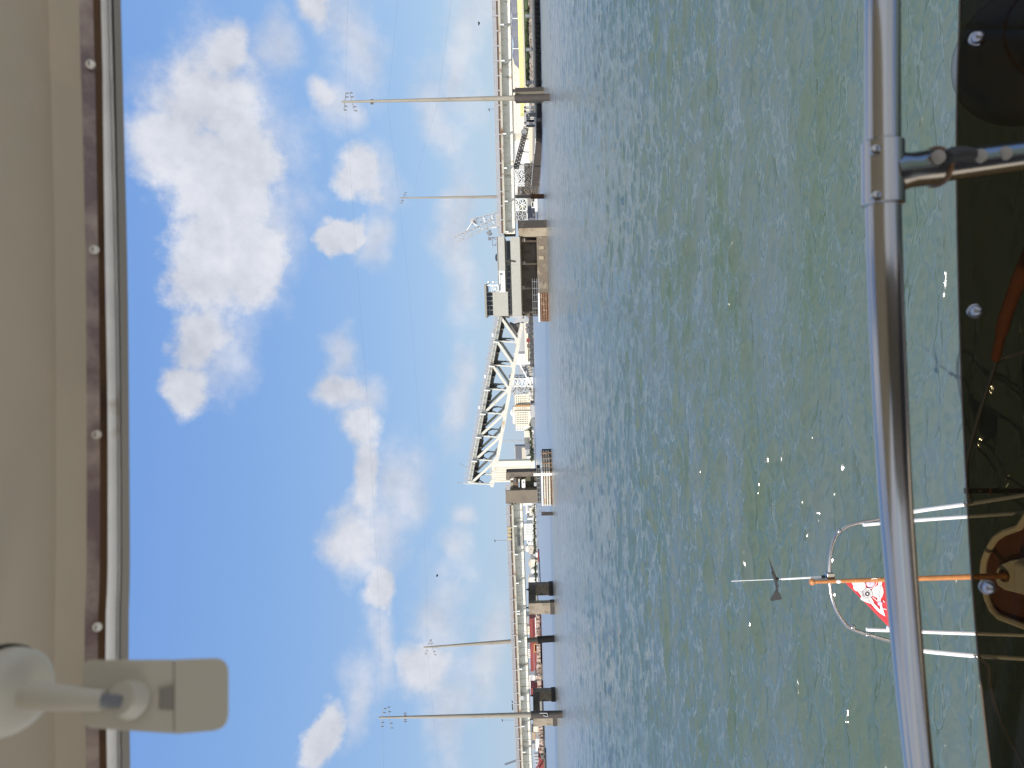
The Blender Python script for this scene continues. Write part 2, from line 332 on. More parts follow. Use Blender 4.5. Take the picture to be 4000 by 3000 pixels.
# ---------------------------------------------------------------- water
def build_water():
    na, nd = 1100, 1700
    a = np.linspace(-.92, .92, na)
    d = np.concatenate([np.linspace(3400, 120, 1550), np.geomspace(119, 2.2, 150)])     # photo pixels below the horizon
    Y = H*F/d
    A, YY = np.meshgrid(a, Y); X = A*YY
    dY = np.gradient(Y)[:, None]*np.ones_like(X); dX = YY*(a[1]-a[0])
    Z = np.zeros_like(X); PX = np.zeros_like(X); PY = np.zeros_like(X)
    rng = np.random.RandomState(11); nwv = 110
    lam = np.exp(np.concatenate([rng.uniform(math.log(.13), math.log(.30), 44), rng.uniform(math.log(.30), math.log(1.0), 50), rng.uniform(math.log(1.3), math.log(6.0), 16)]))
    th = rng.normal(0, .40, nwv)+math.radians(6); ph = rng.uniform(0, 2*math.pi, nwv)
    slope = np.where(lam < .30, .041, np.where(lam < 1.0, .051, .030))
    # slow gust pattern modulates the small waves
    g = .5+.5*np.sin(X*.11+.6*np.sin(YY*.07)+1)*np.sin(YY*.09+.8*np.sin(X*.05)); g2 = .75+.5*g
    for i in range(nwv):
        k = 2*math.pi/lam[i]; kx, ky = k*math.sin(th[i]), k*math.cos(th[i])
        amp = slope[i]/k
        eff = np.abs(ky)*np.abs(dY)+np.abs(kx)*np.abs(dX)       # radians per cell
        fade = np.clip((2.6-eff)/1.6, .85, 1)*np.clip(1.25-YY/420, 0, 1)*(g2 if lam[i] < 1.2 else 1)
        p = kx*X+ky*YY+ph[i]; c = np.cos(p); s_ = np.sin(p)
        Z += amp*fade*c; PX -= .85*amp*fade*s_*math.sin(th[i]); PY -= .85*amp*fade*s_*math.cos(th[i])
    V = np.stack([X+PX, YY+PY, Z], -1).reshape(-1, 3).astype(np.float32)
    idx = np.arange(nd*na).reshape(nd, na)
    q = np.stack([idx[:-1, :-1], idx[:-1, 1:], idx[1:, 1:], idx[1:, :-1]], -1).reshape(-1, 4)
    # coarse surround (beside, below and behind the boat)
    n0 = len(V); R = 3000.0; y0 = float(V[:na, 1].mean())
    ext = np.array([[-.92*y0, y0, 0], [.92*y0, y0, 0], [R, R/.92, 0], [R, -R, 0], [-R, -R, 0], [-R, R/.92, 0]], np.float32); ext[:, 2] = -.12
    V = np.concatenate([V, ext]); e = n0
    q2 = np.array([[e, e+1, e+3, e+4], [e+1, e+2, e+3, e+3], [e, e+4, e+5, e+5]])
    me = bpy.data.meshes.new('water'); me.vertices.add(len(V)); me.vertices.foreach_set('co', V.ravel())
    nq = len(q); tot = nq*4+4+3+3
    loops = np.concatenate([q.ravel(), q2[0], q2[1][:3], q2[2][:3]]).astype(np.int32)
    me.loops.add(tot); me.loops.foreach_set('vertex_index', loops)
    me.polygons.add(nq+3); st = np.concatenate([np.arange(nq)*4, [nq*4, nq*4+4, nq*4+7]]).astype(np.int32)
    me.polygons.foreach_set('loop_start', st)
    me.update(calc_edges=True); me.validate()
    me.polygons.foreach_set('use_smooth', np.ones(len(me.polygons), dtype=bool))
    m = bpy.data.materials.new('water'); m.use_nodes = True; t = m.node_tree; b = t.nodes['Principled BSDF']
    
    geo = t.nodes.new('ShaderNodeNewGeometry')
    def noise(sc, vec, det=3, ro=.5, ridged=False):
        mp = t.nodes.new('ShaderNodeMapping'); mp.inputs['Scale'].default_value = vec; mp.inputs['Rotation'].default_value = (0, 0, .12); t.links.new(geo.outputs['Position'], mp.inputs[0])
        n = t.nodes.new('ShaderNodeTexNoise'); n.inputs['Scale'].default_value = sc; n.inputs['Detail'].default_value = det; n.noise_type = 'RIDGED_MULTIFRACTAL' if ridged else 'FBM'; n.inputs['Roughness'].default_value = ro
        t.links.new(mp.outputs[0], n.inputs['Vector']); return n.outputs['Fac']
    big = noise(.035, (.45, 1, 1), 4)           # gust patches
    mid = noise(.5, (.4, 1, 1), 4)
    cr1 = t.nodes.new('ShaderNodeValToRGB'); t.links.new(mid, cr1.inputs[0])
    cr1.color_ramp.elements[0].position = .35; cr1.color_ramp.elements[0].color = (.080, .118, .080, 1)
    cr1.color_ramp.elements[1].position = .65; cr1.color_ramp.elements[1].color = (.102, .138, .132, 1)
    body = t.nodes.new('ShaderNodeBsdfDiffuse'); t.links.new(cr1.outputs[0], body.inputs[0]); upn = t.nodes.new('ShaderNodeCombineXYZ'); upn.inputs[2].default_value = 1; t.links.new(upn.outputs[0], body.inputs['Normal'])
    surf = t.nodes.new('ShaderNodeBsdfGlossy'); frs = t.nodes.new('ShaderNodeFresnel'); frs.inputs['IOR'].default_value = 1.8; wmx = t.nodes.new('ShaderNodeMixShader')
    t.links.new(frs.outputs[0], wmx.inputs[0]); body2 = t.nodes.new('ShaderNodeBsdfDiffuse'); t.links.new(cr1.outputs[0], body2.inputs[0]); bmx = t.nodes.new('ShaderNodeMixShader'); bmx.inputs[0].default_value = .12; t.links.new(body.outputs[0], bmx.inputs[1]); t.links.new(body2.outputs[0], bmx.inputs[2]); t.links.new(bmx.outputs[0], wmx.inputs[1]); t.links.new(surf.outputs[0], wmx.inputs[2]); t.links.new(wmx.outputs[0], t.nodes['Material Output'].inputs[0]); t.nodes.remove(b)
    mr = t.nodes.new('ShaderNodeMapRange'); t.links.new(big, mr.inputs[0]); mr.inputs[1].default_value = .35; mr.inputs[2].default_value = .65; mr.inputs[3].default_value = .55; mr.inputs[4].default_value = 1.0
    prev = None
    for sc, st, dist, rd in ((3.5, .30, .016, 0), (9, .30, .0075, 0), (22, .36, .0025, 0)):
        h = noise(sc, (st, 1, 1), 3, .55, rd); bn = t.nodes.new('ShaderNodeBump'); bn.inputs['Distance'].default_value = dist
        t.links.new(h, bn.inputs['Height']); t.links.new(mr.outputs[0], bn.inputs['Strength'])
        if prev: t.links.new(prev, bn.inputs['Normal'])
        prev = bn.outputs[0]
    t.links.new(prev, surf.inputs['Normal']); t.links.new(prev, body2.inputs['Normal']); t.links.new(prev, frs.inputs['Normal'])
    # small waves too fine to model far out are carried by the roughness
    ln = t.nodes.new('ShaderNodeVectorMath'); ln.operation = 'LENGTH'; t.links.new(geo.outputs['Position'], ln.inputs[0])
    rm = t.nodes.new('ShaderNodeMapRange'); t.links.new(ln.outputs['Value'], rm.inputs[0]); rm.inputs[1].default_value = 10; rm.inputs[2].default_value = 110; rm.inputs[3].default_value = .09; rm.inputs[4].default_value = .28
    t.links.new(rm.outputs[0], surf.inputs['Roughness'])
    me.materials.append(m)
    o = bpy.data.objects.new('water', me); COL.objects.link(o); tag(o, kind='structure')
build_water()

# ---------------------------------------------------------------- bridge profile
PR = [(-900, 1897), (0, 1921), (375, 1930), (800, 1941), (1240, 1952), (1966, 1976), (2100, 1980), (2500, 1996), (3000, 2017), (3900, 2054)]
prof = sorted(br(x, y, -1.6) for y, x in PR)
def ztop(s):
    for (a, za), (b, zb) in zip(prof, prof[1:]):
        if s <= b: return za+(zb-za)*(s-a)/(b-a)
    return prof[-1][1]
def S_(y, t=0.0, x=None):
    return br(1990 if x is None else x, y, t)[0]
def sweep(mb, s0, s1, t0, t1, d0, d1, step=4.0):
    n = max(1, int(abs(s1-s0)/step)); rows = []
    for i in range(n+1):
        s = s0+(s1-s0)*i/n; z = ztop(s); rows.append([W(s, t0, z-d1), W(s, t1, z-d1), W(s, t1, z-d0), W(s, t0, z-d0)])
    mb.loft(rows, closed=True); k = len(mb.v); mb.f.append((k-4, k-3, k-2, k-1)); q = k-4*(n+1); mb.f.append((q+3, q+2, q+1, q))
def add_span(label, y0, y1, brackets, lamp=None):
    s1, s0 = S_(y0), S_(y1)
    zc = min(ztop(s0), ztop(s1))
    r = thing('bridge_span', label, 'bridge span', W((s0+s1)/2, 0, zc-3.8))
    m = MB(); sweep(m, s0, s1, 0, .3, 1.5, 3.72)
    s = s0+1.0; k = 0
    while s < s1:
        z = ztop(s); m.wb(s-.05, s+.05, -.14, .02, z-3.68, z-1.75); s += 2.0
    m.build('girder', M['girder'], r)
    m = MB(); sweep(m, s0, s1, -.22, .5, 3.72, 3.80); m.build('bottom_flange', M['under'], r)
    m = MB(); sweep(m, s0, s1, 9.7, 10, 1.5, 3.75); m.build('girder', M['girder'], r)
    m = MB(); sweep(m, s0, s1, -1.3, 11.4, 1.22, 1.5); m.build('deck', M['conc'], r)
    m = MB(); sweep(m, s0, s1, -1.42, -1.3, .8, 1.3); m.build('fascia', M['fascia'], r)
    m = MB(); sweep(m, s0, s1, -1.62, -1.35, 1.27, 1.7); m.build('edge_beam', M['edge'], r)
    for t in (-1.6, 11.3):
        m = MB(); sweep(m, s0, s1, t, t+.14, 0, .1); sweep(m, s0, s1, t, t+.14, .76, .86)
        s = s0
        while s < s1:
            z = ztop(s); m.wb(s-.05, s+.05, t+.03, t+.1, z-.78, z-.08); s += .17
        s = s0; i = 0
        while s < s1:
            z = ztop(s); m.wb(s-.12, s+.12, t-.05, t+.2, z-1.25, z+.03); s += 2.95
        m.build('railing', M['rail'], r)
    for y in brackets:
        s = S_(y, -1.6); 
        if not (s0 <= s <= s1): continue
        z = ztop(s); m = MB()
        m.prism([W(s-.13, t, z-dz) for t, dz in ((-1.64, 1.7), (0, 1.7), (0, 3.05), (-.15, 3.05), (-1.45, 2.36), (-1.64, 2.36))], BA*.26)
        m.build('bracket', M['white'], r)
    return r
rb = add_span('long right hand bridge approach span with rust stained edge beam, right of the control house', -260, 914, [-45, 95, 236, 380, 522, 656, 786, 905])
lb = add_span('left hand bridge approach span with pale brackets and a painted sign on its girder', 1966, 3250, [2056, 2167, 2279, 2389, 2399, 2506, 2615, 2728, 2839, 2940, 3045, 3150])
# sign on the left girder
m = MB(); m.pb(2021, 2041, 2063, 2134, -.2, -.15); sg = m.build('sign_board', M['clad'], lb)
m = MB(); rn = random.Random(3)
for k, x in enumerate((2024.4, 2029.6, 2034.8)):
    y = 2131
    while y > 2088+3*k:
        w = rn.uniform(1.6, 3.4); m.pb(x-1.5, x+1.5, y-w, y, -.22, -.205); y -= w+rn.uniform(.7, 1.4)
    for q in range(2):
        m.pb(x-1.6, x+1.6, 2067+6*q, 2070+6*q, -.22, -.205)
m.build('lettering', M['darkf'], sg)
m = MB(); m.pb(2033.5, 2045.5, 2719, 2735, -1.75, -1.66); m.build('junction_box', M['lgrey'], lb)
m = MB()
for y in (2060, 2072, 2086, 2100): m.pb(1983, 1996, y, y+8, -1.75, -1.66)
m.build('yellowed_panel', mat('yellowed', (.5, .42, .22), .8, stain=RUST, amt=.4, ssc=2), lb)

# piers under the spans
def pier(label, nc, fc, capx, base, mt, tw=10.0):
    s0, s1 = br(2120, nc[1], 0)[0], br(2120, nc[0], 0)[0]; zc1, zc0 = br(capx[0], nc[0], 0)[1], br(capx[1], nc[0], 0)[1]
    r = thing('bridge_pier', label, 'bridge pier', W((s0+s1)/2, 0, -1), 'concrete piers under the bridge')
    m = MB(); m.wb(s0, s1, 0, 1.5, .9, zc1); m.build('column', mt[0], r)
    m = MB(); m.wb(s0-.12, s1+.12, -.12, 1.6, -1, 1.0); m.build('footing', M['pile'], r)
    m = MB(); m.wb(s0, s1, tw, tw+1.8, .9, zc1); m.build('column', mt[1], r)
    m = MB(); m.wb(s0-.12, s1+.12, tw-.12, tw+1.92, -1, 1.0); m.build('footing', M['pile'], r)
    m = MB(); m.wb(s0, s1, 1.5, tw, zc0, zc1); m.build('cap', M['brown'], r)
    for t in (.2, tw+.1):
        m = MB(); m.lathe(W((s0+s1)/2, t+.5, zc1), (0, 0, 1), [(.28, 0), (.3, .12), (.16, .3), (.16, ztop(s0)-3.8-zc1)], 10)
        m.build('bearing', M['under'], r)
    return r
pier('two column concrete pier beneath the left span, nearer the rest pier', (2356, 2399), None, (2064.5, 2094), 0, (M['conc'], M['conc']))
pier('two column concrete pier beneath the left span, behind the tall front utility pole', (2796, 2835), None, (2083, 2110), 0, (M['conc'], M['conc']))
r = thing('bridge_pier', 'dark fronted wall pier beneath the right span beside the nearest utility pole', 'bridge pier', W(br(2110, 355)[0], 0, -1), 'concrete piers under the bridge')
a0, a1 = br(2060, 358)[0], br(2060, 343)[0]; zt = br(2012, 350)[1]
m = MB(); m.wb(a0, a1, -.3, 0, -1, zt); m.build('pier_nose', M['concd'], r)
m = MB(); m.wb(a0-.01, a1, 0.003, 10, -1, zt); m.build('pier_wall', M['tan'], r)
m = MB(); m.wb(a0+.1, a1-.1, .3, .9, zt, zt+.5); m.build('bearing', M['under'], r)

# ---------------------------------------------------------------- bascule pier and control house
r = thing('bascule_pier', 'massive concrete bascule pier with open counterweight bays under the control house', 'bridge pier', W(S_(1080), 3, -1))
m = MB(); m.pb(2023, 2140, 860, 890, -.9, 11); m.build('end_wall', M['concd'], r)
m = MB(); m.pb(2026, 2140, 890, 924, -.5, 11); m.build('side_wall', M['tan'], r)
m = MB(); m.pb(2100, 2150, 924.2, 1236, -.3, 10.6); m.build('base_wall', mat('stained_base', (.17, .135, .10), .85, stain=(.32, .27, .2), amt=.3, ssc=.5), r)
m = MB(); m.pb(2036, 2100, 924.2, 1236, 3.6, 10.5); m.build('bay_back', M['brown'], r)
m = MB(); m.pb(2034.5, 2038, 924.2, 1238, -.4, 10.4); m.build('ledge', M['tan'], r)
for i, y in enumerate((941, 1031, 1127, 1222)):
    m = MB(); m.pb(2038.2, 2051, y-(10 if i < 3 else 4), y+4, -.2, 1.3)
    s = S_(y, 0, 2060); z1 = br(2050, y)[1]; z2 = br(2098, y)[1]
    m.prism([W(s-.2, t, z) for t, z in ((.1, z1), (1.4, z1), (3.5, z2+.3), (3.5, z2), (2.6, z2))], BA*.4)
    m.build('buttress', M['conc'], r)
for y in (960, 1000, 1100, 1160, 1190):
    m = MB(); m.pb(2108+random.uniform(-4, 4), 2124, y, y+14, -.45, -.31); m.build('repair_patch', M['conc'] if y % 40 else M['tan'], r)

r = thing('control_house', 'beige clad bridge control house with a raised glazed watch tower and banner', 'control house', W(S_(1080), 0, br(2034, 1080)[1]))
m = MB(); m.pb(1997.5, 2034, 926, 1234, -1.2, 9.8)
z0, z1 = br(2033, 1080, -1.2)[1], br(1998, 1080, -1.2)[1]
s = br(2015, 1232, -1.2)[0]; se = br(2015, 928, -1.2)[0]
while s < se: m.wb(s, s+.12, -1.25, -1.19, z0, z1); s += .42
m.build('lower_wall', M['clad'], r)
m = MB(); m.pb(1973, 1997.5, 940, 1236, -.2, 9.5); m.build('wall_band', M['under'], r)
for (ya, yb) in ((943, 1012), (1034, 1060), (1062, 1084), (1086, 1108), (1109, 1128), (1143, 1152), (1154, 1170), (1172, 1190), (1192, 1212), (1214, 1228)):
    m = MB(); m.pb(1979, 1995, ya, yb, -.28, -.21); f = m.build('window', M['grey'], r)
    m = MB(); m.pb(1980.5, 1993.5, ya+1.2, yb-1.2, -.31, -.285); m.build('pane', M['glass'], f)
m = MB(); m.pb(1944, 1973, 924, 1140, -1.6, 10.2); m.build('roof_band', M['roofg'], r)
m = MB(); m.pb(1942.5, 1944, 922, 1142, -1.8, 10.4); m.build('roof_edge', M['lgrey'], r)
m = MB(); m.pb(1925.5, 1985, 1139.5, 1235, -1.4, 6.0)
z0, z1 = br(1984, 1185, -1.4)[1], br(1926, 1185, -1.4)[1]; s = br(1950, 1234, -1.4)[0]; se = br(1950, 1141, -1.4)[0]
while s < se: m.wb(s, s+.08, -1.44, -1.39, z0, z1); s += .3
m.build('tower_wall', M['clad'], r)
m = MB(); m.pb(1901, 1925.3, 1141, 1233, -1.2, 5.8); tg = m.build('tower_glazing', M['glass'], r)
for ya in (1140.5, 1156.5, 1174.5, 1192.5, 1210.5, 1231.5):
    m = MB(); m.pb(1901, 1925.3, ya, ya+1.8, -1.32, -1.1); m.build('mullion', M['clad'], tg)
m = MB(); m.pb(1913, 1914.2, 1194, 1231, -1.28, -1.12); m.build('transom', M['clad'], tg)
m = MB(); m.pb(1893, 1900.8, 1111, 1243, -2.3, 7.2); m.build('tower_roof', M['greyt'], r)
m = MB(); m.pb(1901, 1947, 1112, 1116, -2, -1.8); m.pb(1945, 1948, 1112, 1139, -2.2, -1.5)
m.bar(W(*[br(1944, 1139)[0], -1.9, br(1944, 1139)[1]]), W(br(1920, 1113)[0], -1.9, br(1920, 1113)[1]), .15)
for x in (1918, 1926, 1935): m.pb(x, x+1.2, 1112, 1139, -2.1, -2.0)
for y in (1118, 1125, 1132): m.pb(1916, 1945, y, y+1, -2.1, -2.0)
m.build('balcony', M['white'], r)
for (x, y) in ((1921, 1123), (1935, 1120), (1938, 1130)):
    m = MB(); m.pb(x, x+7, y, y+6, -1.95, -1.5); m.build('equipment_box', M['lgrey'], r)
m = MB(); 
for (x, y) in ((1909, 1102), (1927, 1102)): m.ball(W(br(x, y, -1)[0], -1, br(x, y, -1)[1]), .28)
m.bar(W(br(1945, 1102, -1)[0], -1, br(1945, 1102)[1]), W(br(1909, 1102, -1)[0], -1, br(1909, 1102)[1]), .07)
m.build('globe_lamp', M['white'], r, smooth=True)
m = MB(); m.lathe(W(br(1945, 1006, 3)[0], 3, br(1945, 1006, 3)[1]), (0, 0, 1), [(.9, 0), (.9, .2), (.7, .5), (.25, .62)], 18); m.build('roof_vent', M['glass'], r)
m = MB(); p = [W(br(x, y, t)[0], t, br(x, y, t)[1]) for x, y, t in ((1974, 1020, -1.3), (1980, 1019, -1.5), (2008, 1021, -1.45), (2011, 1024, -1.45))]
m.tube(p, .13, 8); m.build('drain_pipe', M['black'], r, smooth=True)
m = MB(); m.pb(1949, 1973, 1057, 1141, -1.76, -1.7); bn = m.build('banner', M['white'], r)
m = MB()
def bt(body, xa, ya, yb, xb, t, size):
    p0 = W(br(xb, yb, t)[0], t, br(xb, yb, t)[1]); p1 = W(br(xb, ya, t)[0], t, br(xb, ya, t)[1])
    textmesh(m, body, p0, p1-p0, (0, 0, 1), size)
bt('2C\u2022PAODA', 0, 1078, 1132, 1958.5, -1.79, .5); m.build('lettering', M['darkf'], bn)
m = MB(); bt('IICI  ICI', 0, 1088, 1126, 1966.5, -1.79, .42); m.build('lettering', M['grey'], bn)
m = MB(); m.lathe(W(br(1957, 1071, -1.8)[0], -1.8, br(1957, 1071, -1.8)[1]), (0, -1, 0), [(.32, 0), (.32, .05)], 14); m.build('badge', M['grey'], bn)
# signal gear on the right roof end
m = MB(); pA = lambda x, y, t=0: W(br(x, y, t)[0], t, br(x, y, t)[1])
for x0, y0, x1, y1 in ((1944, 928, 1922, 928), (1944, 940, 1922, 928), (1924, 925, 1924, 960), (1944, 958, 1924, 958), (1908, 926, 1924, 930), (1944, 945, 1930, 960)):
    m.bar(pA(x0, y0), pA(x1, y1), .13)
m.pb(1907, 1919, 927, 938, -.1, .5); m.build('signal_frame', M['mauve'], r)

# ---------------------------------------------------------------- raised bascule leaf
Tx = lambda y: 1954-(y-1239)*.1835
Bx = lambda y: 2039-(y-1263)*.1821
ND = [1241, 1334, 1428, 1521, 1614, 1705, 1797, 1888]
r = thing('bascule_leaf', 'cream steel truss leaf of the bascule bridge raised at a shallow angle', 'bridge span', W(br(2030, 1245)[0], 0, br(2030, 1245)[1]))
def tr(mb, x0, y0, x1, y1, t0, t1, w):
    s0, z0 = br(x0, y0); s1, z1 = br(x1, y1)
    d = Vector((s1-s0, z1-z0)).normalized(); n = Vector((-d.y, d.x))*w/2
    mb.prism([W(s0+n.x, t0, z0+n.y), W(s1+n.x, t0, z1+n.y), W(s1-n.x, t0, z1-n.y), W(s0-n.x, t0, z0-n.y)], BP*(t1-t0))
for t, nm in ((0, 'near'), (8.2, 'far')):
    m = MB(); tr(m, Tx(1236), 1236, Tx(1889), 1889, t, t+.45, .84); m.build('top_chord', M['leaf'], r)
    m = MB(); tr(m, Bx(1262), 1262, Bx(1891), 1891, t, t+.45, .80)
    m.build('bottom_chord', M['leaf'], r)
    for i, y in enumerate(ND):
        m = MB()
        if i: tr(m, Tx(y)+5, y-2, Bx(y)-4, y+4, t+.05, t+.35, .3); m.build('vertical', M['leaf'], r)
        m = MB()
        if 0 < i: 
            bx = Bx(y); yw = 15
            m.prism([W(*(lambda q: (q[0], t-.04, q[1]))(br(xx, yy))) for xx, yy in ((bx-14, y-4), (bx-4-.18*yw*0, y-yw), (bx+6+2, y-yw), (bx+4-2, y+yw), (bx-7, y+yw), (bx-14, y+5))], BP*.53)
            m.build('gusset_plate', M['leaf'], r)
    for ya, yb in ((1243, 1334), (1334, 1428), (1428, 1521), (1614, 1521), (1705, 1614), (1797, 1705), (1888, 1797)):
        m = MB(); tr(m, Tx(ya)+5, ya, Bx(yb)-3, yb, t+.02, t+.42, .56); m.build('diagonal', M['leaf'], r)
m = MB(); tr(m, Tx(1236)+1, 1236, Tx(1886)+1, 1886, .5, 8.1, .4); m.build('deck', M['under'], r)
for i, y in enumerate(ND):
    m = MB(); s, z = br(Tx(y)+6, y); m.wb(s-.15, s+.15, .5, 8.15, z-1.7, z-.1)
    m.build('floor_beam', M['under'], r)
    if i < 7:
        s, z = br(Tx(y+46)+6, y+46); m = MB(); m.wb(s-.12, s+.12, .5, 8.15, z-.9, z-.1); m.build('floor_beam', M['under'], r)
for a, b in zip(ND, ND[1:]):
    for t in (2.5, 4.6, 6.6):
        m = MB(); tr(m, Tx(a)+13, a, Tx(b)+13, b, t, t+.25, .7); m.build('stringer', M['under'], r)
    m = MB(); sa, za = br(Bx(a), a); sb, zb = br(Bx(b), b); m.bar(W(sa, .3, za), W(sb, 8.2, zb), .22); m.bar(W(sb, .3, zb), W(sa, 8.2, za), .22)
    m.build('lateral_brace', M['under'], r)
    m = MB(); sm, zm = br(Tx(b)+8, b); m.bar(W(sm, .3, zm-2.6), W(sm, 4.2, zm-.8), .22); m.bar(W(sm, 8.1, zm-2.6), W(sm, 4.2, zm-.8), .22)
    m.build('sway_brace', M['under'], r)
for t in (-1.1, 9.4):
    m = MB()
    for dx, w in ((-24, .07), (-19, .06), (-15, .06), (-8, .1)): tr(m, Tx(1236)+dx, 1236, Tx(1885)+dx, 1885, t, t+.08, w)
    y = 1240
    while y < 1886: tr(m, Tx(y)-24, y-4, Tx(y)-6, y, t, t+.09, .1); y += 23.3
    s = 1240
    while s < 1884: tr(m, Tx(s)-19, s-3, Tx(s)-8, s, t+.01, t+.06, .045); s += 3.3
    m.build('railing', M['rail'], r)
for y in ND[1:7]:
    m = MB(); tr(m, Tx(y)-9, y-1, Tx(y)+13, y+2, -1.15, .0, .2); m.build('bracket', M['white'], r)
m = MB(); tr(m, Tx(1885)-26, 1882, Tx(1885), 1888, -1.1, -1, .1); tr(m, Tx(1888), 1888, Bx(1891), 1891, -.1, .3, .25); tr(m, Tx(1888), 1888, Bx(1891), 1891, 8.2, 8.6, .25)
m.build('end_post', M['leaf'], r)
for (x0, y0, x1, y1) in ((1800, 1807, 1826, 1822), (1792, 1880, 1828, 1887)):
    m = MB(); tr(m, x0, y0, x1, y1, -1, -.92, .07); tr(m, x0-.5, y0-2, x0, y0+5, -1.02, -.9, .16); m.build('lamp_post', M['grey'], r)
for y in (1307, 1588, 1468):
    m = MB(); tr(m, Tx(y)-19, y, Tx(y)-13, y, -1.25, -1.12, .7); m.build('lamp_box', M['white'], r)
# heel of the leaf running into the pier
m = MB(); hp = [(1962, 1236), (2000, 1236), (2030, 1236), (2056, 1238), (2036, 1290), (2022, 1300)]
m.prism([pA(x, y, .5) for x, y in [(1985, 1234), (2054, 1234), (2052, 1256), (2030, 1262), (2024, 1244), (2000, 1240)]], BP*.4); m.build('heel_plate', M['lgrey'], r)
m = MB(); m.prism([pA(x, y, 1.5) for x, y in [(1990, 1262), (2008, 1270), (2034, 1262), (2016, 1318), (2002, 1290)]], BP*5); m.build('counterweight_arm', M['under'], r)

# ---------------------------------------------------------------- rest pier on the left of the channel
r = thing('rest_pier', 'brown concrete rest pier with two towers that receives the raised leaf tip', 'bridge pier', W(S_(1915), 3, -1))
m = MB(); m.pb(1975, 2112, 1915, 1966, -.8, 1.6); m.build('left_tower', mat('drab_concrete', (.20, .165, .125), .85, stain=(.15, .125, .10), amt=.5, ssc=.25), r)
m = MB(); m.pb(1977, 2112, 1844, 1862, .2, 3.2); m.pb(1977, 1993.5, 1862, 1875, .25, 3); m.build('right_tower', M['brown'], r)
m = MB(); m.pb(2030, 2110, 1856, 1915, 2.4, 3.1); m.build('back_wall', mat('olive_concrete', (.11, .10, .07), .85), r)
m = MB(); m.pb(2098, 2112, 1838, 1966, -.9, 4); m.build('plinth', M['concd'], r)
for (x0, x1, y0, y1, k) in ((1994, 2006, 1884, 1912, 'tan'), (2006, 2012, 1862, 1914, 'under'), (2012, 2024, 1866, 1888, 'brown'), (2012, 2025, 1888, 1912, 'timber'), (1994, 2004, 1862, 1876, 'girder'), (2024, 2036, 1862, 1872, 'brown')):
    m = MB(); m.pb(x0, x1, y0, y1, .6+.2*(x0 % 3), 3.1); m.build('bearing_block', M[k], r, bevel=.12)
m = MB(); m.pb(2038, 2051.5, 1873.5, 1907.5, .1, .2); sg = m.build('notice_board', M['white'], r)
m = MB(); m.lathe(W(br(2045, 1884)[0], .08, br(2045, 1884)[1]), (0, -1, 0), [(.22, 0), (.22, .03)], 12); m.build('sign_mark', M['mauve'], sg)
m = MB(); m.pb(2086, 2096, 1885, 1899, .3, 1.2); m.build('lamp_box', M['lgrey'], r)
m = MB(); m.pb(1976, 1992, 1891, 1914.5, -1.6, -1.5); 
for y in (1891, 1897, 1903, 1909): m.pb(1974, 1994, y, y+1.2, -1.66, -1.6)
m.build('gate_panel', M['rail'], r)
def fender(label, x0, x1, ya, yb, t, posts, curve=0, railing=None):
    s0, s1 = br((x0+x1)/2, yb, t)[0], br((x0+x1)/2, ya, t)[0]
    r = thing('timber_fender', label, 'pier fender', W((s0+s1)/2, t, -1))
    zt = br(x0, (ya+yb)/2, t)[1]; zb = .15; n = 5
    def cv(s):   # the fender bends back at one end
        u = (s-s0)/(s1-s0); return t+curve*max(0, u-.62)**2
    for k in range(n):
        z = zt-(zt-zb)*k/(n-1)-.1; m = MB(); rows = []
        for i in range(15):
            s = s0+(s1-s0)*i/14; q = cv(s); rows.append([W(s, q, z-.17), W(s, q+.3, z-.17), W(s, q+.3, z+.17), W(s, q, z+.17)])
        m.loft(rows, closed=True); kk = len(m.v); m.f.append((kk-4, kk-3, kk-2, kk-1)); m.f.append((kk-57, kk-58, kk-59, kk-60))
        m.build('rail', (M['white'] if k == 0 else M['tlight'] if curve and k < 4 else M['timber']), r)
    for i in range(posts):
        s = s0+(s1-s0)*(i+.3)/posts; q = cv(s); m = MB(); m.wb(s, s+.42, q+.31, q+.75, -1, zt-.2); m.build('post', M['timber'] if i % 3 else M['brown'], r)
    m = MB(); rows = []
    for i in range(15):
        s = s0+(s1-s0)*i/14; q = cv(s); rows.append([W(s, q+1.5, -1), W(s, q+1.8, -1), W(s, q+1.8, zt-.3), W(s, q+1.5, zt-.3)])
    m.loft(rows, closed=True); m.build('sheeting', M['black'], r)
    return r, s0, s1, zt, cv
r, s0, s1, zt, cv = fender('rusty brown timber fender with a walkway rail under the control house', 2104, 2143, 1144, 1257, -7.5, 9)
m = MB()
for z in (.25, .7, 1.15): m.wb(s0, s1+3, -6.2, -6.12, zt+z, zt+z+.08)
s = s0
while s < s1+3: m.wb(s, s+.1, -6.22, -6.1, zt-.2, zt+1.25); s += 1.4
m.wb(s0, s1+3, -6.9, -5.2, zt-.25, zt-.1)
m.build('walkway', M['grey'], r)
r, s0, s1, zt, cv = fender('pale railed timber fender curving around the rest pier with a white gauge board', 2116, 2160, 1784, 1976, -4, 14, 38)
m = MB(); m.pb(2084, 2155, 1848.5, 1858.5, -5.2, -5.1); gb = m.build('gauge_board', M['white'], r)
m = MB()
for k, ch in enumerate('5-4\u20223-2'):
    x = 2092+k*9.2; p0 = pA(x+2, 1856.5, -5.24); p1 = pA(x+2, 1851.5, -5.24); textmesh(m, ch, p0, (p1-p0), (0, 0, 1), .34)
m.build('numerals', M['darkf'], gb)
m = MB(); s = s0-1.6
while s < s1-3: m.wb(s, s+.12, -3.0, -2.9, zt-.6, zt+1.1); s += 1.1
for z in (.1, .55, 1.0): m.wb(s0-1.6, s1-3, -3.0, -2.9, zt+z, zt+z+.08)
m.build('walkway', M['grey'], r)
tq = W(br(2163, 2006, -4)[0], -4, 0)
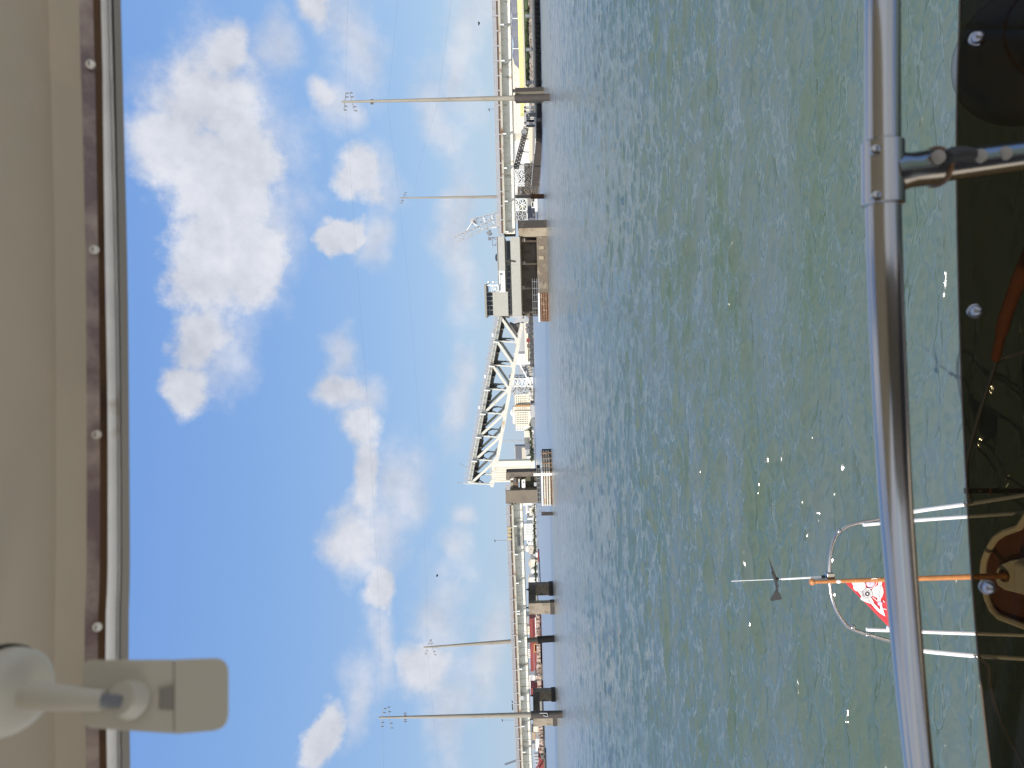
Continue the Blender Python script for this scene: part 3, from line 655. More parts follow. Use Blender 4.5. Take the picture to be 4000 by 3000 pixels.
r = thing('mooring_pile', 'single dark pile cluster with a framed top left of the rest pier', 'pile', tq+Vector((0, 0, -1)))
m = MB(); 
for dx in (-.2, .2): m.tube([tq+Vector((dx, 0, -1)), tq+Vector((dx, 0, 2.6))], .22, 10)
m.build('pile', M['pile'], r, smooth=True)
m = MB(); 
for dx in (-.28, .28): m.bar(tq+Vector((dx, 0, 2.4)), tq+Vector((dx, 0, 3.6)), .06)
m.bar(tq+Vector((-.28, 0, 3.6)), tq+Vector((.28, 0, 3.6)), .06); m.bar(tq+Vector((-.28, 0, 2.9)), tq+Vector((.28, 0, 2.9)), .06); m.build('frame', M['grey'], r)

# ---------------------------------------------------------------- lamp posts and birds
for (y, x0, x1, lab) in ((426, 1912, 1931, 'small lamp post on the right span just left of the nearest utility pole'),
                         (2111, 1934, 1981, 'thin lamp post with dark head above the girder sign'),
                         (2813, 1963, 2008, 'thin lamp post with dark head beside the tall front utility pole')):
    p0, p1 = pA(x1, y, -1.2), pA(x0, y, -1.2); r = thing('lamp_post', lab, 'lamp post', p0)
    m = MB(); m.tube([p0, p1], .05, 6); m.build('post', M['grey'], r)
    m = MB(); m.prism([p1+Vector((-.45, 0, -.05)), p1+Vector((.1, 0, .0)), p1+Vector((.1, 0, .22)), p1+Vector((-.3, 0, .12))], (0, .25, 0)); m.build('lamp_head', M['black'], r)
def bird(p, sc, fly, lab):
    m = MB(); p = Vector(p)
    m.ball(p, .13*sc, 10, 6, (1.5, .8, .85)); m.ball(p+Vector((.2*sc, 0, .1*sc)), .065*sc, 8, 5); m.prism([p+Vector((.25*sc, -.01, .1*sc)), p+Vector((.33*sc, 0, .08*sc)), p+Vector((.25*sc, .01, .06*sc))], (0, .01, 0))
    m.prism([p+Vector((-.15*sc, -.04, 0)), p+Vector((-.36*sc, 0, -.03)), p+Vector((-.15*sc, .04, 0))], (0, 0, .02))
    if fly:
        for sg_ in (-1, 1):
            m.prism([p+Vector((.1*sc, 0, .04)), p+Vector((.05*sc, sg_*.3*sc, .2*sc)), p+Vector((-.1*sc, sg_*.62*sc, .12*sc)), p+Vector((-.12*sc, sg_*.3*sc, .12*sc)), p+Vector((-.1*sc, 0, .02))], (0, 0, .015))
    else:
        for sg_ in (-1, 1): m.bar(p+Vector((0, sg_*.03, -.1*sc)), p+Vector((0, sg_*.03, -.24*sc)), .015)
    tag(m.build('bird', M['black'], smooth=True), lab, 'bird', 'birds around the bridge')
bird(pA(1872, 91, -3), 1.4, True, 'dark bird flying in the sky above the right span')
bird(at(1709, 2248, 120), 1.0, True, 'dark bird flying above the left span')
for y, l in ((2742, 'bird perched on the left span railing, rightmost of four'), (2755, 'bird perched on the left span railing, second from right'), (2764, 'bird perched on the left span railing, third from right'), (2771, 'bird perched on the left span railing, leftmost of four')):
    s = br(1995, y, -1.55)[0]; bird(W(s, -1.55, ztop(s)+.3), 1.25, False, l)

# ---------------------------------------------------------------- utility poles and wires
TOPS = {}
def upole(label, top, base, Y, r0, r1, pilex, pmat, arms, wm=M['pole']):
    p1 = at(*top, Y); b0 = at(*base, Y); b0 = Vector((b0.x, b0.y, -1))
    r = thing('utility_pole', label, 'utility pole', b0, 'poles carrying wires over the water')
    q = at(pilex, base[1]+(top[1]-base[1])*(base[0]-pilex)/(base[0]-top[0]), Y)
    ax = (p1-q)
    m = MB(); m.tube([q-ax*.02, q+ax*.5, p1], [r0, (r0+r1)/2, r1], 14); m.build('shaft', wm, r, smooth=True)
    m = MB(); m.tube([b0, q], r0*1.35, 14); m.build('pile', pmat, r, smooth=True)
    for (dx, dy, ln, tilt) in arms:
        c = at(top[0]+dx, top[1]+dy, Y); m = MB()
        m.bar(c+Vector((-ln, 0, tilt)), c+Vector((ln, 0, -tilt)), .09); m.build('crossarm', M['grey'], r)
        for e in (-1, -.55, .55, 1):
            m = MB(); cc = c+Vector((e*ln, 0, -e*tilt)); m.lathe(cc, (0, 0, -1), [(.05, 0), (.11, .1), (.06, .2), (.11, .3), (.06, .4), (.1, .5)], 8); m.build('insulator', M['under'], r)
    return p1
upole('tallest right hand utility pole standing on a dark pile before the bridge', (1335, 398), (2148, 380), 118, .42, .16, 2010, M['pile'], [(12, -1, 1.4, .2), (40, 0, 1.5, -.35), (112, 0, .35, 0)])
upole('thinner right hand utility pole on a rusty pile behind the bridge', (1563, 773), (2125, 767), 168, .42, .14, 2072, M['rustp'], [(10, 0, 1.2, .5)])
upole('leaning lattice like utility pole behind the left span', (1655, 2529), (2164, 2494), 178, .62, .18, 2100, M['pile'], [(14, 0, 1.6, .6), (34, 0, 1.9, -.5)], M['pole'])
upole('tall left hand utility pole with crossarms standing before the left span', (1480, 2803), (2197, 2790), 135, .5, .17, 2074, M['pile'], [(14, 0, 1.7, .3), (40, 0, 2.0, -.25), (98, 0, .8, 0)])
r = thing('ladder_bracket', 'small metal bracket on the dark pile of the tall left pole', 'bracket', at(2110, 2793, 134)); m = MB()
m.bar(at(2108, 2786, 134.2), at(2137, 2786, 134.2), .12); m.bar(at(2137, 2786, 134.2), at(2140, 2797, 134.2), .1); m.bar(at(2122, 2795, 134.2), at(2140, 2800, 134.2), .1); m.build('frame', M['lgrey'], r)
def wire(label, pts, Y, rad=.007):
    P = [at(x, y, Yy) for (x, y), Yy in zip(pts, Y)]; out_ = []
    for a, b in zip(P, P[1:]):
        for i in range(6): out_.append(a.lerp(b, i/6))
    out_.append(P[-1]); m = MB(); m.tube(out_, rad, 5); tag(m.build('power_line', M['wire']), label, 'power line', 'wires strung between the poles')
wire('faint wire sagging across the whole sky through both right poles', [(1560, -60), (1514, 415), (1538, 598), (1591, 1061), (1634, 1591), (1648, 1862), (1666, 2314), (1669, 2529)], [118, 118, 128, 142, 155, 162, 172, 178])
wire('faint wire dropping from the upper right corner to the thinner right pole', [(1772, -60), (1707, 415), (1650, 600), (1615, 762)], [110, 130, 150, 167])
wire('faint wire between the leaning pole and the left frame edge', [(1669, 2529), (1690, 2766), (1720, 3060)], [178, 176, 174])
wire('faint upper wire from the tall left pole to the right pole', [(1360, -60), (1349, 398), (1392, 1000), (1438, 1600), (1478, 2300), (1494, 2803), (1500, 3060)], [116, 118, 124, 129, 132, 135, 136])
# ---------------------------------------------------------------- far shore
GZ = 1.3
SH = [(-500, 2104), (0, 2107), (250, 2112), (400, 2114), (490, 2115.5), (600, 2112), (716, 2102), (790, 2093), (860, 2092), (1000, 2082), (1240, 2080.5), (1400, 2081.5),
      (1700, 2081.5), (1900, 2085), (2100, 2089), (2280, 2094), (2400, 2112), (2600, 2118), (2700, 2121), (2850, 2127), (3000, 2132), (3400, 2142)]
pts = [zp(x, y, 0) for y, x in SH]
rows = []
rows.append([Vector((p.x, p.y, -1)) for p in pts]); rows.append([Vector((p.x, p.y, GZ)) for p in pts])
for k in (1.02, 1.3, 2, 4, 9): rows.append([Vector((p.x*k, p.y*k+(k-1)*50, GZ)) for p in pts])
m = MB(); m.loft(rows); o = m.build('ground', M['ground']); tag(o, kind='structure')
# quay apron on the right
q = [zp(x, y, 0) for y, x in SH[:5]]
m = MB(); m.prism([Vector((p.x, p.y-.5, 0)) for p in q]+[Vector((p.x*1.4, p.y*1.4, 0)) for p in reversed(q)], (0, 0, GZ+.08)); tag(m.build('quay', M['dock']), kind='structure')
m = MB(); 
for a, b in zip(q, q[1:]): m.bar(a+Vector((0, -.3, GZ+.15)), b+Vector((0, -.3, GZ+.15)), .6, .3)
tag(m.build('quay_kerb', M['offw']), kind='structure')
def shoreY(y):
    for (a, xa), (b, xb) in zip(SH, SH[1:]):
        if a <= y <= b: return zp(xa+(xb-xa)*(y-a)/(b-a), y, 0).y
    return 400
GR = 'buildings along the far shore'
def bld(kind, label, cat, x0, x1, y0, y1, Y, mt, d=None, win=None, roof=None, ground=True, wm='glass', group=None, gable=False):
    """wall, roof and windows of a far building; photo rectangle on a plane at distance Y"""
    xc, yc = (x0+x1)/2, (y0+y1)/2
    xa, xb = at(xc, y1, Y).x, at(xc, y0, Y).x; zb = at(x1, yc, Y).z; zt = at(x0, yc, Y).z
    if ground: zb = min(zb, GZ)
    d = d or max(3, (xb-xa)*.6); w = xb-xa
    r = thing(kind, label, cat, ((xa+xb)/2, Y, zb), group)
    m = MB(); m.box((xa, Y, zb), (xb, Y+d, zt)); m.build('wall', M[mt], r)
    rm = M[roof] if roof else M['lgrey']; m = MB()
    if gable:
        h = w*.3; m.prism([(xa-w*.04, Y-.1, zt), (xb+w*.04, Y-.1, zt), ((xa+xb)/2, Y-.1, zt+h)], (0, d+.2, 0))
    else: m.box((xa-w*.01, Y-.15, zt+.003), (xb+w*.01, Y+d+.1, zt+max(.25, (zt-zb)*.04)))
    m.build('roof', rm, r)
    if win:
        nr, nc, (fx0, fx1, fy0, fy1), fh, fw = win
        tot = 0; pv = None
        zz0 = at(fx1, yc, Y).z; zz1 = at(fx0, yc, Y).z; xa2 = at(xc, fy1, Y).x; xb2 = at(xc, fy0, Y).x
        rest = MB()
        for i in range(nr):
            for j in range(nc):
                ww, hh = (xb2-xa2)/nc, (zz1-zz0)/nr; cx_, cz_ = xa2+(j+.5)*ww, zz0+(i+.5)*hh
                a_, b_ = (cx_-ww*fw/2, Y-.06, cz_-hh*fh/2), (cx_+ww*fw/2, Y-.003, cz_+hh*fh/2)
                tot += 1
                if tot > 100: rest.box(a_, b_); continue
                if pv is None:
                    mm = MB(); mm.box(a_, b_); pv = mm.build('window', M[wm], r); c0 = Vector((cx_, 0, cz_))
                else:
                    c = pv.copy(); COL.objects.link(c); c.parent = r; c.location = pv.location+Vector((cx_, 0, cz_))-c0
        if rest.v: tag(rest.build('window', M[wm], r), kind='stuff')
    return r
def boxes(kind, cat, lst, group=None):
    for (label, x0, x1, y0, y1, Y, mt) in lst: bld(kind, label, cat, x0, x1, y0, y1, Y, mt, group=group)

# --- right: quay with yellow elevated conveyor, pillars, fenders
YC = 178
r = thing('elevated_conveyor', 'long bright yellow panelled conveyor gallery seen under the right span', 'conveyor', at(2045, 150, YC))
p = lambda x, y: at(x, y, YC)
for y in range(-130, 440, 26):
    xs = lambda yy: (2021+(yy)*.028, 2038+yy*.028)
    m = MB(); a, b = p(xs(y)[0], y), p(xs(y)[1], y+24.4); m.box((b.x, YC, b.z), (a.x, YC+2.5, a.z)); m.build('yellow_panel', M['yellow'], r)
m = MB(); m.prism([p(2024+.028*-130, -130), p(2024+.028*440, 440), p(2036+.028*440, 440), p(2036-.028*130, -130)], (0, 1.2, 0)); [setattr(v, 'y', v.y+.4) for v in m.v]; m.build('panel_backing', M['beige'], r)
m = MB(); a, b = p(2041, -130), p(2046, 440)
m.prism([p(2038+.028*-130, -130), p(2038+.028*440, 440), p(2044+.028*440, 440), p(2044-.028*130, -130)], (0, 2.6, 0)); m.build('girder', M['beige'], r)
m = MB()
for y in (45, 178, 308, 436):
    a = at(2047+.028*y, y, YC-11); a.z = 3.4; m.tube([Vector((a.x, YC-9, GZ-.5)), Vector((a.x, YC-9, 3.3))], .42, 12)
m.build('pillar', M['grey'], r, smooth=True)
i = 0
base = None; y = -30
while y < 470:
    Yf = shoreY(max(y, 0))-.9; x = SH[1][1]
    a, b = ray(2100, y); pt = Vector((a*Yf, Yf, 0))
    if base is None:
        m = MB(); m.lathe(pt+Vector((0, 0, -.6)), (0, 0, 1), [(.42, 0), (.46, .1), (.46, 1.55), (.4, 1.7), (.15, 1.72)], 12); base = m.build('quay_fender', M['tyre'], smooth=True); bp0 = pt; f_ = base
    else:
        f_ = base.copy(); COL.objects.link(f_); f_.location = base.location+(pt-bp0)
    i += 1; tag(f_, 'dark round fender standing in the row along the quay edge under the right span', 'fender', 'row of round fenders along the quay')
    y += 19.3
m = MB()
rr = random.Random(5)
for k in range(260):
    y = rr.uniform(-60, 330); Y = rr.uniform(196, 215); x = rr.uniform(2050, 2062) ; c = at(x, y, Y); m.ball(c, rr.uniform(.4, 1.1), 6, 4, (1.3, 1, .8))
tag(m.build('shrubs', M['green']), kind='stuff')
m = MB()
for k in range(200):
    y = rr.uniform(-60, 430); Y = rr.uniform(190, 195); c = at(2066, y, Y); c.z = GZ; w = rr.uniform(.15, .6); m.box((c.x-w, Y, GZ), (c.x+w, Y+.5, GZ+rr.uniform(.2, .9)))
tag(m.build('dockside_debris', mat('debris', (.35, .3, .25), .9, var=.7, scale=1.2, stain=(.1, .09, .08), amt=.5, ssc=1.5)), kind='stuff')
bld('warehouse', 'wide cream warehouse behind the yellow conveyor under the right span', 'warehouse', 2004, 2032, 226, 520, 330, 'cream', win=(1, 9, (2012, 2016, 240, 500), .6, .25), wm='lgrey')
bld('warehouse', 'white shed between the cream warehouse and the lattice conveyor', 'warehouse', 2012, 2034, 522, 640, 340, 'offw')
m = MB(); 
for k in range(9):
    y = -60+k*32; c = at(2012, y, 320); m.ball(Vector((c.x, 325, 2)), 5+rr.uniform(-1, 2), 10, 6, (1.2, .8, 1))
tag(m.build('stockpile', M['mauve']), 'dark grey uneven stockpile beyond the yellow conveyor', 'stockpile')
for k, (y, x0) in enumerate(((72, 1998), (108, 1998), (190, 1998))):
    a, b = at(x0, y, 300), at(2030, y, 300); r = thing('mast', ['white slender mast nearest the right edge beyond the yellow conveyor', 'grey slender mast, second from the right beyond the yellow conveyor', 'white slender mast beside the cream warehouse'][k], 'mast', b)
    m = MB(); m.tube([b, a], .18, 8); m.build('post', M['white'] if k != 1 else M['grey'], r); m = MB(); m.box((a.x-.6, 299.8, a.z-.3), (a.x+.6, 300.2, a.z)); m.build('mast_head', M['grey'], r)
bld('dock_shelter', 'dark open fronted dock shelter with a ladder and pale frame', 'shelter', 2056, 2089, 444, 479, 172, 'black', d=3)
r = thing('dock_ladder', 'pale ladder standing against the dark dock shelter', 'ladder', at(2090, 462, 171.3)); m = MB()
for y in (458, 466): m.bar(at(2046, y, 171.3), at(2090, y, 171.3), .12)
for x in range(2048, 2090, 3): m.bar(at(x, 458, 171.3), at(x, 466, 171.3), .08)
m.build('rails', M['offw'], r)
r = thing('loading_frame', 'pale steel posts framing the dark dock shelter', 'frame', at(2090, 440, 170)); m = MB()
for y in (420, 437, 482): m.bar(at(2047, y, 170.5), at(2098, y, 170.5), .5)
m.bar(at(2050, 418, 170.5), at(2052, 484, 170.5), .5); m.bar(at(2094, 418, 170.5), at(2096, 484, 170.5), .4); m.build('posts', M['lgrey'], r)
def lattice(mb, p0, p1, w, n, th=.12, d=None):
    """boxed lattice truss between two points"""
    p0, p1 = Vector(p0), Vector(p1); ax = (p1-p0).normalized(); u = ax.cross(Vector((0, 1, 0)))
    if u.length < .1: u = Vector((1, 0, 0))
    u.normalize(); v = ax.cross(u).normalized(); d = d or w
    for a in (-1, 1):
        for b in (-1, 1):
            o_ = u*a*w/2+v*b*d/2; mb.bar(p0+o_, p1+o_, th)
    for i in range(n):
        a = p0.lerp(p1, i/n); b = p0.lerp(p1, (i+1)/n)
        for s_ in (-1, 1):
            o1, o2 = u*w/2*(1 if i % 2 else -1), u*w/2*(-1 if i % 2 else 1)
            mb.bar(a+o1+v*s_*d/2, b+o2+v*s_*d/2, th*.7); mb.bar(b+u*w/2+v*s_*d/2, b-u*w/2+v*s_*d/2, th*.7)
        mb.bar(a+u*w/2-v*d/2, b+u*w/2+v*d/2, th*.7)
r = thing('lattice_conveyor', 'dark lattice conveyor rising leftwards under the right span', 'conveyor', at(2060, 502, 240)); m = MB()
lattice(m, at(2056, 498, 240), at(2013, 668, 240), 1.5, 26, .2); m.build('truss', M['black'], r)
m = MB(); m.bar(at(2048, 498, 240.5), at(2002, 668, 240.5), .5, 1.6); m.build('cover', M['offw'], r)
m = MB(); m.tube([at(2046, 515, 239), at(2046, 515, 242)], 1.0, 12); m.build('drum', M['grey'], r)
m = MB()
for y, x in ((540, 2046), (590, 2034), (640, 2022)): m.bar(at(x, y, 240), at(2072, y+6, 240), .35)
m.build('trestle', M['lgrey'], r)
r = thing('low_wall', 'long low pale wall with posts behind the curved dark seawall', 'wall', at(2080, 550, 215)); m = MB()
m.prism([at(2064, 478, 215), at(2067, 626, 215), at(2080, 626, 215), at(2080, 478, 215)], (0, 1, 0)); m.build('wall', M['cream'], r)
m = MB()
for k in range(24):
    y = 480+k*6.2; m.bar(at(2066, y, 214.9), at(2082, y, 214.9), .12)
m.build('posts', M['beige'], r)
r = thing('seawall', 'dark tarred timber seawall curving along the right shore', 'seawall', zp(2110, 600, 0)); m = MB(); cap = MB()
pw = [zp(x+1.5, y, 0) for y, x in ((478, 2114.5), (520, 2115), (560, 2114), (600, 2112), (650, 2108), (716, 2102.5))]; hs = [1.3, 1.35, 1.45, 1.6, 1.9, 2.1]
for k in range(5):
    for j in range(8):
        a = pw[k].lerp(pw[k+1], j/8); b = pw[k].lerp(pw[k+1], (j+1)/8); h = hs[k]+(hs[k+1]-hs[k])*j/8
        m.tube([(a.x, a.y, -.5), (a.x, a.y, h)], (a-b).length*.52, 6)
    cap.prism([pw[k]+Vector((0, .2, hs[k])), pw[k+1]+Vector((0, .2, hs[k+1])), pw[k+1]+Vector((0, 1.6, hs[k+1]+.1)), pw[k]+Vector((0, 1.6, hs[k]+.1))], (0, 0, .12))
m.build('piles', M['pile'], r); cap.build('cap', M['offw'], r)
def frame_tower(label, x0, x1, y0, y1, Y, mt, nb=2, th=.3, kind='steel_frame', cat='steel frame', d=3, junk=None):
    r = thing(kind, label, cat, at(x1, (y0+y1)/2, Y)); m = MB()
    for dd in (0, d):
        for i in range(nb+1):
            y = y0+(y1-y0)*i/nb; m.bar(at(x0, y, Y)+Vector((0, dd, 0)), at(x1, y, Y)+Vector((0, dd, 0)), th)
        k = max(2, int((x1-x0)/14))
        for j in range(k+1):
            x = x0+(x1-x0)*j/k; m.bar(at(x, y0, Y)+Vector((0, dd, 0)), at(x, y1, Y)+Vector((0, dd, 0)), th)
            if j < k:
                for i in range(nb):
                    ya, yb = y0+(y1-y0)*i/nb, y0+(y1-y0)*(i+1)/nb; x2 = x0+(x1-x0)*(j+1)/k
                    if (i+j) % 2: m.bar(at(x, ya, Y)+Vector((0, dd, 0)), at(x2, yb, Y)+Vector((0, dd, 0)), th*.6)
                    else: m.bar(at(x2, ya, Y)+Vector((0, dd, 0)), at(x, yb, Y)+Vector((0, dd, 0)), th*.6)
    m.build('frame', M[mt], r)
    if junk:
        q = random.Random(int(x0+y0)); 
        for jm in junk:
            m = MB()
            for k in range(7):
                x = q.uniform(x0, x1-6); y = q.uniform(y0, y1-6); a, b = at(x, y, Y+d*.5), at(x+q.uniform(3, 9), y+q.uniform(3, 12), Y+d*.5); m.box((b.x, Y+.5, b.z), (a.x, Y+d-.5, a.z))
            m.build('machinery', M[jm], r)
    return r
frame_tower('dark braced steel frame right of the thinner pole, seen over the seawall', 2050, 2092, 640, 668, 232, 'under', 2, .4, junk=('black', 'lgrey'))
frame_tower('black and white process structure directly under the right span girder', 2010, 2052, 664, 716, 236, 'white', 3, .35, junk=('black', 'beige', 'grey'))
frame_tower('dark dock structure above the seawall end', 2052, 2098, 670, 728, 228, 'under', 3, .45, junk=('grey', 'black', 'beige'))
frame_tower('brown cluttered frame just right of the thinner pole', 2024, 2100, 728, 762, 240, 'brown', 2, .35, junk=('under', 'beige', 'black'))
frame_tower('white braced loading frame just left of the thinner pole', 2010, 2058, 778, 822, 236, 'white', 2, .35, junk=('beige', 'under', 'yellow'))
frame_tower('white braced loading frame beside the dark pier end wall', 2010, 2056, 824, 862, 238, 'lgrey', 2, .35, junk=('mauve', 'beige', 'under'))
bld('tank_house', 'pale blue grey box between the black and white structure and the thinner pole', 'shed', 2009, 2024, 718, 752, 245, 'offw', ground=False, d=4)
bld('barge', 'high dark grey barge side moored right of the dark pier end wall', 'barge', 2054, 2091, 800, 864, 262, 'mauve', d=12)
r = thing('work_boat', 'small white boat moored left of the thinner pole pile', 'boat', zp(2100, 800, 0)); c = zp(2099, 798, 0)
m = MB(); m.prism([c+Vector((-2.4, 0, 0)), c+Vector((2.6, 0, 0)), c+Vector((3.4, 0, 1)), c+Vector((-2.4, 0, .9))], (0, 1.6, 0)); m.build('hull', M['white'], r)
m = MB(); m.box((c.x-1, c.y+.3, .9), (c.x+1, c.y+1.3, 2.1)); m.build('cabin', M['offw'], r)
m = MB(); m.box((c.x-.8, c.y+.25, 1.4), (c.x+.8, c.y+.297, 1.9)); m.build('window', M['glass'], r)
# white lattice crane behind the bridge
r = thing('lattice_crane', 'white lattice boom crane leaning left behind the bridge near the control house', 'crane', at(2050, 860, 255)); YK = 255
m = MB(); lattice(m, at(1773, 937, YK), at(1960, 856, YK), 2.0, 12, .15); m.build('boom', M['lgrey'], r)
m = MB(); lattice(m, at(1842, 866, YK+3), at(1960, 835, YK+3), 1.7, 7, .16); m.bar(at(1838, 868, YK+3), at(1862, 862, YK+3), 1.6, 1.2); m.build('a_frame', M['lgrey'], r)
m = MB()
for (x0, y0, x1, y1) in ((1842, 866, 1876, 895), (1842, 872, 1810, 920), (1876, 895, 1940, 888), (1888, 850, 1905, 892), (1920, 842, 1930, 885)): m.bar(at(x0, y0, YK+1.5), at(x1, y1, YK+1.5), .3)
m.build('stays', M['offw'], r)
m = MB(); m.bar(at(1905, 905, YK), at(1915, 915, YK), 1.4); m.tube([at(1910, 900, YK), at(1918, 918, YK)], .5, 8); m.build('winch', M['grey'], r)
m = MB(); m.fbx(1940, 1990, 838, 880, YK-1, 5); m.build('machinery_house', M['beige'], r)
m = MB(); lattice(m, at(1990, 850, YK), at(2060, 850, YK), 3, 5, .3); m.build('tower', M['white'], r)

# --- middle: seen beneath the raised leaf
bld('warehouse', 'very wide light grey shed right behind the heel of the raised leaf', 'warehouse', 2013, 2049, 1246, 1372, 640, 'lgrey', d=60)
r = thing('storage_shed', 'long cream sloping roofed shed above the riprap bank', 'shed', at(2074, 1330, 612)); Yq = 612
m = MB(); m.prism([at(2048, 1262, Yq), at(2051, 1395, Yq), at(2063, 1412, Yq), at(2063, 1256, Yq)], (0, 20, 0)); m.build('roof', M['cream'], r)
m = MB(); m.prism([at(2063.2, 1258, Yq+1), at(2063.2, 1400, Yq+1), at(2073, 1400, Yq+1), at(2073, 1258, Yq+1)], (0, 18, 0)); m.build('wall', M['beige'], r)
lst = [('blue grey container near the right end of the cream sloping shed', 2054, 2064, 1262, 1276, 605, 'mauve'), ('dark violet container, leftmost of the two dark ones before the cream shed', 2056, 2068, 1282, 1301, 606, 'mauve'),
       ('orange container beside the cream sloping shed', 2052, 2059, 1282, 1290, 610, 'orange'), ('deep red container before the middle of the cream shed', 2057, 2064, 1322, 1336, 606, 'red'),
       ('brown container before the left half of the cream shed', 2059, 2068, 1344, 1356, 606, 'brown'), ('tan container stack at the left end of the cream shed', 2062, 2071, 1358, 1368, 604, 'tan')]
boxes('shipping_container', 'container', lst, 'containers and sheds on the far bank')
bld('warehouse', 'bright white low shed left of the cream sloping shed', 'shed', 2053, 2069, 1368, 1412, 622, 'white', d=15)
bld('building', 'pale grey industrial building behind the bright white low shed', 'building', 2016, 2056, 1383, 1424, 650, 'offw', win=(2, 5, (2026, 2046, 1386, 1420), .25, .5), wm='lgrey')
bld('building', 'grey block left of the pale industrial building, beneath the third truss panel', 'building', 2030, 2066, 1426, 1458, 655, 'lgrey', win=(2, 3, (2036, 2056, 1430, 1454), .4, .5))
m = MB()
for k in range(520):
    y = rr.uniform(1236, 1432); Yk = rr.uniform(590, 607); x = rr.uniform(2071, 2082); c = at(x, y, Yk); c.z = max(-.2, min(GZ+1.6, (Yk-590)*.18+rr.uniform(-.3, .4))); s_ = rr.uniform(.5, 1.1)
    m.ball(c, s_, 5, 3, (1.2, 1, .8))
tag(m.build('riprap', M['rock']), kind='stuff')
r = thing('ship_loader', 'white diagonal loader boom between the bottom chord and the shore', 'loader', at(2070, 1490, 600)); m = MB()
m.bar(at(2008, 1380, 600), at(2064, 1488, 600), 1.0); m.bar(at(2058, 1476, 600), at(2070, 1494, 600), 3); m.build('boom', M['white'], r)
m = MB(); m.box((at(2070, 1492, 600).x, 599, GZ), (at(2070, 1474, 600).x, 604, at(2060, 1480, 600).z)); m.build('base', M['offw'], r)
frame_tower('blue grey mast like tower behind the white loader boom', 1990, 2064, 1465, 1476, 640, 'mauve', 1, 1.0, 'lattice_tower', 'tower', 3)
frame_tower('tall offwhite gantry frame right of the cream block with two window groups', 1990, 2072, 1480, 1508, 600, 'offw', 1, 1.0, 'gantry', 'gantry', 8, junk=('lgrey', 'offw'))
frame_tower('wide offwhite process frame touching the cream block with two window groups', 1996, 2066, 1508, 1538, 605, 'lgrey', 2, .9, 'gantry', 'gantry', 8, junk=('beige', 'offw', 'grey'))
bld('building', 'small grey clutter building at the foot of the offwhite gantry', 'building', 2060, 2076, 1430, 1476, 615, 'beige', win=(1, 4, (2064, 2070, 1432, 1474), .5, .5))
bld('building', 'cream block with two groups of small windows beneath the middle of the leaf', 'building', 2010, 2062, 1541, 1582, 750, 'cream', d=20, win=(6, 4, (2014, 2058, 1544, 1580), .35, .55))
bld('stair_tower', 'narrow orange brown tower between the cream block and the domed building', 'tower', 2012, 2062, 1583, 1588, 745, 'orange', d=18)
r = bld('domed_building', 'white building with a round domed top beneath the raised leaf', 'building', 2004, 2062, 1589, 1612, 790, 'cream', d=25, win=(6, 4, (2016, 2058, 1591, 1610), .3, .6))
c = at(2010, 1612, 795); m = MB(); m.lathe((c.x, 800, GZ), (0, 0, 1), [(5.4, 0), (5.4, c.z-GZ-1.2)]+[(5.4*math.cos(t), c.z-GZ-1.2+6*math.sin(t)) for t in [i*math.pi/16 for i in range(1, 9)]], 22); m.build('dome', M['offw'], r, smooth=True)
bld('office_block', 'large cream block with a grid of big dark windows left of the domed building', 'building', 2013, 2064, 1605, 1661, 740, 'cream', d=30, win=(7, 6, (2017, 2062, 1608, 1659), .55, .4))
bld('office_block', 'stepped pale upper block behind the cream block with big dark windows', 'building', 2003, 2060, 1622, 1655, 800, 'offw', d=25)
bld('office_block', 'white wing with small oval windows left of the big windowed cream block', 'building', 2015, 2060, 1662, 1682, 745, 'offw', d=20, win=(5, 3, (2018, 2050, 1664, 1681), .45, .5))
bld('warehouse', 'low white roofed cream warehouse left of the windowed blocks', 'warehouse', 2049, 2078, 1684, 1734, 735, 'cream', d=25, roof='white', win=(1, 5, (2060, 2066, 1686, 1730), .4, .3))
bld('warehouse', 'low white shed partly behind grey trees beside the low cream warehouse', 'warehouse', 2052, 2078, 1736, 1756, 730, 'offw', d=20, roof='white')
frame_tower('thin pale blue lattice mast between the windowed blocks and the blue grey box', 1946, 2048, 1719, 1724, 900, 'lgrey', 1, .5, 'lattice_tower', 'tower', 1.5)
r = bld('office_block', 'blue grey flat fronted block right of the tall white tower', 'building', 2014, 2078, 1741, 1806, 860, 'mauve', d=20)
m = MB(); m.fbx(2008, 2014, 1748, 1758, 862, 6); m.build('penthouse', M['lgrey'], r)
bld('row_houses', 'pink cream row of low roofs below the blue grey block', 'row of houses', 2041, 2078, 1748, 1800, 830, 'beige', d=10, roof='cream')
bld('house', 'light grey building with three tiny windows before the blue grey block', 'building', 2054, 2078, 1746, 1780, 760, 'lgrey', d=10, roof='offw', win=(1, 3, (2060, 2062, 1750, 1772), .6, .1))
bld('house', 'small white house left of the light grey building with tiny windows', 'building', 2056, 2080, 1782, 1800, 755, 'white', d=10, win=(1, 2, (2060, 2064, 1784, 1798), .6, .2))
r = bld('tower_block', 'very tall cream tower block with a dense window grid behind the leaf tip', 'tower block', 1922, 2080, 1801, 1882, 700, 'cream', d=18, win=(34, 9, (1930, 2076, 1822, 1880), .42, .4))
